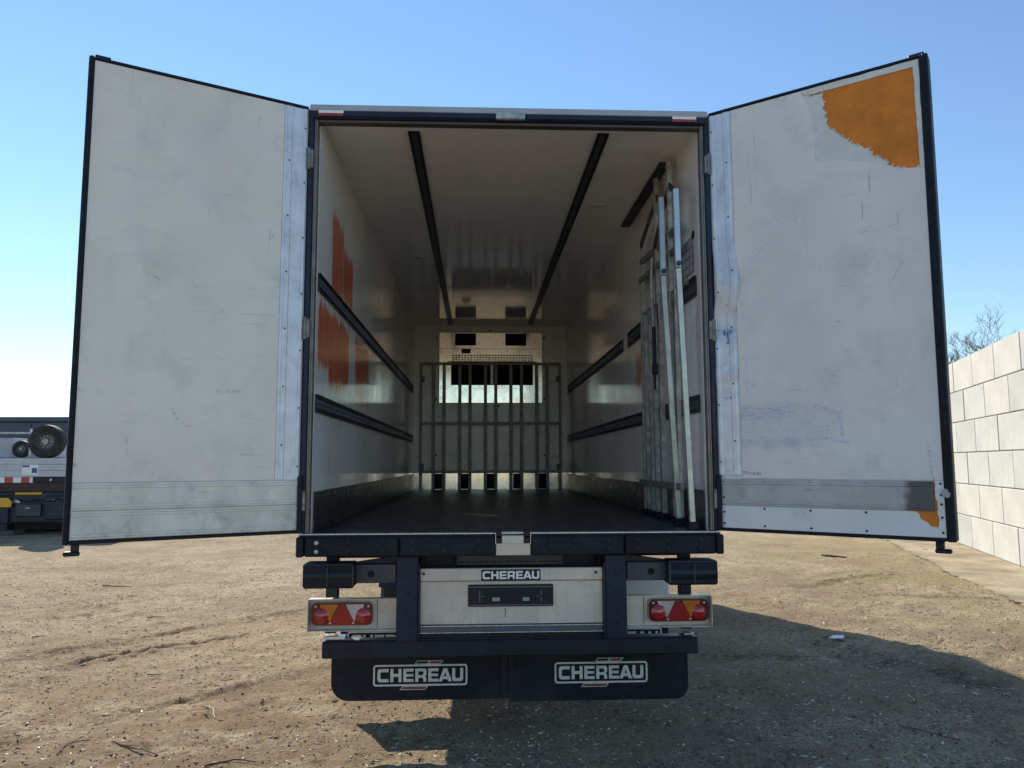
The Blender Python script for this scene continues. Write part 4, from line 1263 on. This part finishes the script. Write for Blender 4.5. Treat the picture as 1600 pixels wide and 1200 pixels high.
# ------------------------------------------------------------------ yard beyond the left door
def make_trailer(name, label, loc, rz, length, deck, group, style):
    t = thing(name, label, 'trailer', loc, rz, group)
    P = lambda mb, n_, m_, **k: mb.build(n_, m_, t, **k)
    hl = length / 2
    if style == 0:
        board = surf('pale_grey_sideboard', (0.55, 0.56, 0.57), 0.45, var=0.06, dirt=(0.3, 0.29, 0.27), damt=0.4)
        nv = surf('dark_navy_chassis', (0.012, 0.017, 0.034), 0.5, var=0.3, dirt=(0.06, 0.055, 0.05), damt=0.4)
        maroon = surf('dark_maroon_edge', (0.035, 0.014, 0.016), 0.5, var=0.3)
        yel = surf('yellow_marker', (0.75, 0.42, 0.03), 0.4, var=0.08)
        for k in range(3):
            P(MB().box(-hl, hl, 0, 0.03, 1.46 + k * .157, 1.46 + k * .157 + .150, .004), 'sideboard', board)
        P(MB().box(-hl, hl, 0.031, 2.45, 1.88, 1.925), 'deck', surf('deck_planks', (0.16, 0.14, 0.12), 0.8, var=0.2))
        red = surf('red_marker', (0.45, 0.05, 0.03), 0.4); wht = white_sheet
        x = -hl + .4
        k = 0
        while x < hl - 1.8:
            P(MB().box(x, x + .2, -.004, .03, 1.31, 1.445), 'marker_strip', (red, wht)[k % 2])
            x += .205; k += 1
        P(MB().box(hl - 1.76, hl - .9, -.03, .05, 1.31, 1.45, .01), 'lamp_cluster', black_steel)
        P(MB().cyl((hl - 1.3, -.031, 1.38), (hl - 1.3, -.05, 1.38), .03, 12), 'lamp', clear_lens)
        P(MB().box(-hl, hl, .01, .2, 1.08, 1.305, .01), 'edge_beam', maroon)
        P(MB().box(-hl, hl, .06, .5, .30, 1.078, .02), 'skirt_and_shade_fill', nv)  # navy skirt, drawn lower to darken the shaded gap beneath
        P(MB().box(-hl, hl, 1.2, 2.4, .01, 1.3, .02), 'skirt_and_shade_fill', nv)  # added dark block standing in for the shade under the deck
        for xx in (-hl + 1.2, -1.0, hl - 1.88):
            P(MB().box(xx - .33, xx + .33, .04, .0595, 1.08 - .07, 1.08 - .015, .003), 'side_marker', yel)
        P(MB().box(hl - 2.25, hl - 2.08, .05, .0595, .8, .88), 'plate', galv)
        for k, (x0, w, z0, z1, dep) in enumerate(((-3.9, .7, .5, 1.0, .0), (-2.6, .9, .42, .98, -.02), (-1.2, .5, .6, 1.0, .01), (-.5, .8, .4, .95, -.03), (.9, .45, .55, 1.02, .0), (2.15, .62, .46, .78, -.02), (2.85, .5, .38, .98, .01), (3.45, .7, .5, 1.0, -.01))):
            lk = P(MB().box(x0, x0 + w, dep, .0585, z0, z1, .02), 'storage_locker', (nv, black_steel, dark_grey_steel)[k % 3])
            MB().box(x0 + w * .4, x0 + w * .6, dep - .015, dep - .0005, z1 - .12, z1 - .09, .003).build('latch', galv, lk)
        for z0, x0, x1 in ((1.0, -4, 2.0), (.36, -2, 4.0), (.9, 2.2, 4.2)):
            P(MB().tube([(x0 + (x1 - x0) * t / 14, -.03 + .012 * math.sin(t * 2.1), z0 - .07 * abs(math.sin(t * .9))) for t in range(15)], .016, 6), 'hose', plastic_black, smooth=True)
        for xx in (-hl + .8, hl - 2.42):
            lg = P(MB().box(xx - .1, xx + .1, -.02, .3, .12, .9, .01), 'landing_leg', nv)
            MB().box(xx - .3, xx + .3, -.12, .42, -.01, .12, .02).build('foot', surf('dusty_foot', (0.09, 0.085, 0.08), 0.8), lg)
            MB().prism([(xx - .18, .7), (xx + .17, .7), (xx + .2, .82), (xx + .1, .93), (xx - .1, .93), (xx - .2, .82)], [], lambda u, w, d: (u, -.021 - d, w), .03).build('yellow_bracket', yel, lg)
        for xx in (-hl + 1.9, -hl + 3.2, -0.6, hl - 0.6):
            for yy in (.35, 2.1):
                P(MB().lathe([(.28, -.15), (.44, -.16), (.5, -.1), (.5, .1), (.44, .16), (.28, .15), (.1, .05), (0, .05)], (xx, yy, .5), (0, 1, 0), 28), 'wheel', tyre_mat, smooth=True)
    else:
        fm = surf('grey_frame', (0.2, 0.21, 0.22), 0.5, metal=0.3, var=0.15)
        P(MB().box(-hl, hl, 0, 2.4, deck - .18, deck, .02), 'deck', fm)
        for k in range(int(length / 1.15) + 1):
            xx = -hl + k * 1.15
            P(MB().box(xx - .03, xx + .03, -.03, .03, deck + .001, deck + 1.0, .004), 'post', galv)
        P(MB().box(-hl, hl, -.031, -.005 - .05, deck + .82, deck + .88), 'top_rail', galv)
        for k, (xx, w, h) in enumerate(((-hl + 2, 1.2, .5), (hl - 2.5, .9, .7), (hl - .9, .7, .45), (-1, 1.4, .35))):
            P(MB().box(xx, xx + w, .6, 1.5, deck + .001, deck + h, .02), 'crate', surf('pale_crate', (0.45, 0.46, 0.47), 0.6))
        for xx in (-hl + 1.5, hl - 1.5, hl - 2.8):
            P(MB().lathe([(.28, -.15), (.44, -.16), (.5, -.1), (.5, .1), (.44, .16), (.28, .15), (.1, .05), (0, .05)], (xx, .3, .5), (0, 1, 0), 28), 'wheel', tyre_mat, smooth=True)
    return t


def standing_wheel(label, loc, r, w=.3):
    t = thing('truck_wheel', label, 'wheel', loc, 0, 'wheels lying in the yard at left')
    prof = [(r * .56, -w * .42), (r * .7, -w * .5), (r * .9, -w * .48), (r * .985, -w * .38), (r, -w * .2), (r, w * .2), (r * .985, w * .38), (r * .9, w * .48), (r * .7, w * .5), (r * .56, w * .42)]
    MB().lathe(prof, (0, 0, r), (0, -1, 0), 44).build('tyre', tyre_mat, t, True)
    mb = MB().lathe([(r * .56, .4 * w), (r * .52, .3 * w), (r * .46, .12 * w), (r * .3, .2 * w), (r * .2, .22 * w), (r * .19, .4 * w)], (0, 0, r), (0, -1, 0), 36)
    mb.build('rim', rim_mat, t, True)
    MB().lathe([(r * .2, .4 * w), (r * .17, .43 * w), (0, .44 * w)], (0, 0, r), (0, -1, 0), 20).build('hub', surf('pale_hub', (0.42, 0.4, 0.34), 0.5, metal=0.3), t, True)
    mb = MB()
    for k in range(10):
        a = k * math.pi / 5
        mb.cyl((math.cos(a) * r * .34, -.15 * w, r + math.sin(a) * r * .34), (math.cos(a) * r * .34, -.3 * w, r + math.sin(a) * r * .34), r * .032, 6)
    mb.build('wheel_nut', galv, t, kind='stuff')
    return t


make_trailer('flatbed_trailer', 'navy flatbed trailer with pale sideboards and yellow side marker behind the left rear door', (-14.0, 15.3, 0), 0, 8.6, 1.9, 'flatbed trailers parked at left', 0)
make_trailer('flatbed_trailer', 'grey flatbed with upright posts and crates parked beyond the navy trailer', (-20.5, 22.5, 0), 0, 11, 2.0, 'flatbed trailers parked at left', 1)
standing_wheel('large spare truck wheel standing upright on the navy flatbed trailer', (-11.32, 15.6, 1.925), 0.43)
standing_wheel('smaller dark truck wheel standing farther back behind the upright spare wheel', (-16.15, 22.2 + .7, 2.001), 0.30, .22)
# manufacturer's notice on the sideboard: an unreadable pale sheet
nt = MB().box(-11.75, -11.35, 15.288, 15.2985, 1.50, 1.76, .001).build('notice_board', white_sheet)
tag(nt, 'small white notice with blue blocks fixed to the navy trailer sideboards', 'notice')
MB().box(-11.74, -11.56, 15.284, 15.2875, 1.70, 1.75).box(-11.5, -11.37, 15.284, 15.2875, 1.55, 1.68).build('print', surf('notice_blue', (0.05, 0.11, 0.22), 0.5, var=0.3, vscale=30), nt, kind='stuff')
# warehouse
wh = thing('warehouse', 'long low dark blue warehouse behind the parked flatbed trailers', 'building', (-38, 62, 0))
wb = surf('dark_blue_cladding', (0.045, 0.075, 0.12), 0.5, var=0.1, vscale=.3)
MB().box(-40, 28, 0.1, 24, 0, 5.35).build('wall', surf('warehouse_wall', (0.05, 0.06, 0.08), 0.6, var=0.1), wh)
for k in range(17):
    MB().box(-40 + k * 4 + .02, -36 + k * 4 - .02, 0, .0995, 0, 5.3, .015).build('cladding_panel', wb, wh)
MB().box(-40.3, 28.3, -.3, 24.3, 5.351, 5.75, .05).build('roof', wb, wh)
for k in range(6):
    MB().box(-36 + k * 11, -32.5 + k * 11, -.03, -.001, 0.01, 3.6, .01).build('loading_door', surf('loading_door_grey', (0.3, 0.32, 0.34), 0.5), wh)


# ------------------------------------------------------------------ bare trees beyond the wall
def bare_tree(label, loc, h, seed, spread=.5):
    r = random.Random(seed)
    t = thing('bare_tree', label, 'tree', loc, 0, 'bare trees beyond the block wall')
    trunk, br = MB(), MB()
    def grow(p, d, ln, rd, lvl):
        pts, rs = [p], [rd]
        n = 4 if lvl < 3 else 3
        for k in range(n):
            d = (d + Vector((r.gauss(0, .13), r.gauss(0, .13), r.gauss(.03, .08)))).normalized()
            p = p + d * ln / n
            pts.append(p); rs.append(max(.006, rd * (1 - .62 * (k + 1) / n)))
        (trunk if lvl == 0 else br).tube(pts, rs, 7 if lvl == 0 else (5 if lvl < 2 else 3))
        if lvl >= 5:
            return
        kids = (9, 5, 4, 4, 3)[lvl]
        for k in range(kids):
            f = (r.uniform(.3, .98) if lvl == 0 else r.uniform(.25, 1))
            i_ = min(int(f * n), n - 1)
            q = pts[i_].lerp(pts[i_ + 1], f * n - i_)
            a = r.uniform(0, 6.283)
            dd = (d * r.uniform(.6, 1) + Vector((math.cos(a), math.sin(a), r.uniform(.0, .5))) * spread * r.uniform(.8, 1.5)).normalized()
            grow(q, dd, ln * r.uniform(.42, .62), max(.008, rs[i_] * .5), lvl + 1)
    grow(Vector((0, 0, -.1)), Vector((0, 0, 1)), h * .72, h * .016, 0)
    trunk.build('trunk', bark_mat, t, True); br.build('crown', bark_mat, t)
    return t


bare_tree('tall slender bare tree showing above the wall beside the right rear door', (31.95, 45, 0), 8.6, 1)
bare_tree('bushy bare tree just right of the slender one above the block wall', (33.6, 46.5, 0), 7.0, 2, .55)
bare_tree('low wide bare tree above the wall joint near the right picture edge', (37.0, 46, 0), 10.7, 3, .6)
bare_tree('farthest right bare tree peeping over the top course of the wall', (40.4, 47, 0), 10.8, 5, .55)
bare_tree('low bare tree barely reaching the wall top between two taller bare trees', (36.0, 50, 0), 9.0, 6, .7)


# ------------------------------------------------------------------ litter on the dirt
def scatter(name, mat, n, size, flat, seed, aspect=(1, 1), ylim=(-.9, 9), elong=False):
    rg = np.random.default_rng(seed)
    yy = ylim[0] + (ylim[1] - ylim[0]) * rg.random(n) ** 1.5
    xx = -0.22 + (rg.random(n) - .5) * 2 * (3.6 + .72 * (yy + .9))
    keep = (vnoise(xx * .9, yy * .9, seed) + vnoise(xx * 2.7, yy * 2.7, seed + 1) * .6 + rg.random(n) * .7 > .25)
    xx, yy = xx[keep], yy[keep]
    zz = ground_h(xx, yy)
    sz = size * (.35 + rg.random(len(xx)) ** 5 * 1.9)
    m_ = len(xx)
    R = lambda: rg.random(m_)
    a = R() * 6.283
    ca, sa = np.cos(a), np.sin(a)
    l = sz * aspect[0] * (.6 + R()); w = sz * aspect[1] * (.6 + .8 * R()); h = sz * flat * (.6 + .8 * R()); tl = (R() - .5) * .5 * l
    zero = np.zeros(m_)
    cols = [(l, zero, np.maximum(tl, -.3 * h)), (.2 * l, w, zero), (-l, .15 * w, np.maximum(-tl, -.3 * h)), (-.1 * l, -w, zero), (.15 * l, .1 * w, h), (zero, zero, -.7 * h)]
    V = np.stack([np.stack([xx + u * ca - v * sa, yy + u * sa + v * ca, zz + k + .1 * h], -1) for u, v, k in cols], 1).reshape(-1, 3)
    tri = np.array([(0, 1, 4), (1, 2, 4), (2, 3, 4), (3, 0, 4), (1, 0, 5), (2, 1, 5), (3, 2, 5), (0, 3, 5)])
    Fc = (np.arange(m_)[:, None, None] * 6 + tri[None]).reshape(-1, 3)
    me = bpy.data.meshes.new(name)
    me.vertices.add(len(V)); me.vertices.foreach_set('co', V.ravel())
    me.loops.add(Fc.size); me.loops.foreach_set('vertex_index', Fc.ravel())
    me.polygons.add(len(Fc)); me.polygons.foreach_set('loop_start', np.arange(0, Fc.size, 3))
    me.update(); me.validate()
    me.materials.append(mat)
    ob = bpy.data.objects.new(name, me); COL.objects.link(ob)
    ob['kind'] = 'stuff'
    return ob


chip_m = surf('pale_wood_chip', (0.58, 0.50, 0.38), 0.85, var=0.35, vscale=9)
chip_d = surf('brown_wood_chip', (0.17, 0.12, 0.08), 0.9, var=0.4, vscale=9)
clod_m = surf('dark_soil_crumb', (0.085, 0.06, 0.04), 0.95, var=0.4, vscale=9)
stone_m = surf('grey_gravel', (0.34, 0.32, 0.29), 0.85, var=0.35, vscale=9)
scatter('wood_chips', chip_m, 52000, .0085, .25, 21, (1.6, .5), (-.9, 10))
scatter('bark_chips', chip_d, 42000, .0075, .3, 22, (1.5, .5), (-.9, 10))
scatter('soil_crumbs', clod_m, 45000, .0055, .7, 23, (1, .8), (-.9, 10))
scatter('gravel', stone_m, 26000, .006, .7, 24, (1, .8), (-.9, 10))


def twig(label, pts, r, mat, branch=None):
    P = []
    for (x, y) in pts:
        P.append(Vector((x, y, float(ground_h(x, y)) + r * .5 + .003)))
    o0 = P[0].copy()
    t = thing('twig', label, 'twig', tuple(o0), group='twigs on the dirt')
    r = r * .62
    fine = []
    rr = random.Random(len(label))
    for a, b in zip(P[:-1], P[1:]):
        for k in range(5):
            q = a.lerp(b, k / 5) - o0
            fine.append(q + Vector((rr.uniform(-1, 1), rr.uniform(-1, 1), rr.uniform(0, .6))) * r * 1.2)
    fine.append(P[-1] - o0)
    n = len(fine)
    mb = MB().tube(fine, [r * (1 - .6 * k / n) for k in range(n)], 7)
    if branch:
        for f, dx, dy in branch:
            q = fine[int(f * (n - 1))]
            mb.tube([q, q + Vector((dx, dy, .015)) * .5 + Vector((.01, .01, .0)), q + Vector((dx, dy, .01))], [r * .6, r * .45, r * .25], 5)
    mb.build('stem', mat, t, True)


dk = surf('dark_twig_bark', (0.085, 0.062, 0.045), 0.9, var=0.3, vscale=20)
pk = surf('peeled_pale_twig', (0.50, 0.42, 0.31), 0.8, var=0.2, vscale=20)
twig('straight dark stick lying on the dirt below the left rear door', [(-5.66, 6.83), (-5.2, 6.75)], .014, dk)
twig('thin dark stick on the dirt nearer than the straight stick', [(-4.11, 4.67), (-3.9, 4.65)], .010, dk)
twig('thin brown stick near the left picture edge', [(-4.83, 3.6), (-4.7, 3.59)], .009, dk)
twig('short pale curved peeled twig in front of the trailer corner', [(-2.205, 1.12), (-2.13, 1.06), (-2.07, .92), (-2.03, .9)], .010, pk)
twig('forked dark twig on the dirt at lower left', [(-2.80, .25), (-2.83, .42), (-2.80, .57)], .009, dk, [(.5, .1, .05), (.3, -.08, .06)])
twig('long bent dark twig with side shoots at lower left', [(-2.55, .43), (-2.38, .33), (-2.2, .26)], .009, dk, [(.3, .12, -.06), (.6, .05, -.1)])
twig('small dark stick on the dirt to the left of the mud flap', [(-3.02, 2.06), (-2.9, 2.06)], .009, dk)
twig('slanted dark stick on the dirt midway to the left door', [(-2.95, 3.22), (-2.84, 3.38)], .009, dk)
twig('dark curved twig at the very bottom left of centre', [(-1.82, .0), (-1.68, .06), (-1.53, .02)], .010, dk)
twig('long thin black twig in the shade at lower right', [(2.62, .40), (2.75, .28), (2.87, .13)], .008, dk)
sc = MB().prism(jag([(3.33, 3.0), (3.42, 3.06), (3.50, 3.02), (3.46, 2.94), (3.37, 2.95)], .03, .012, True, 3), [], lambda u, w, d: (u, w, float(ground_h(3.42, 3.0)) + .03 - d + (u - 3.4) * .1), .006)
tag(sc.build('plastic_scrap', white_sheet), 'torn pale plastic scrap lying in the shade right of the trailer', 'scrap')
rb_ = MB()
for k in range(6):
    rb_.beam((6.33 + k * .05, 9.75 - k * .07, .012), (6.45 + k * .04, 9.7 - k * .06, .016), .04, .02)
tag(rb_.build('rubber_scrap', black_rubber), 'shredded black rubber scrap on the dirt before the block wall', 'scrap')
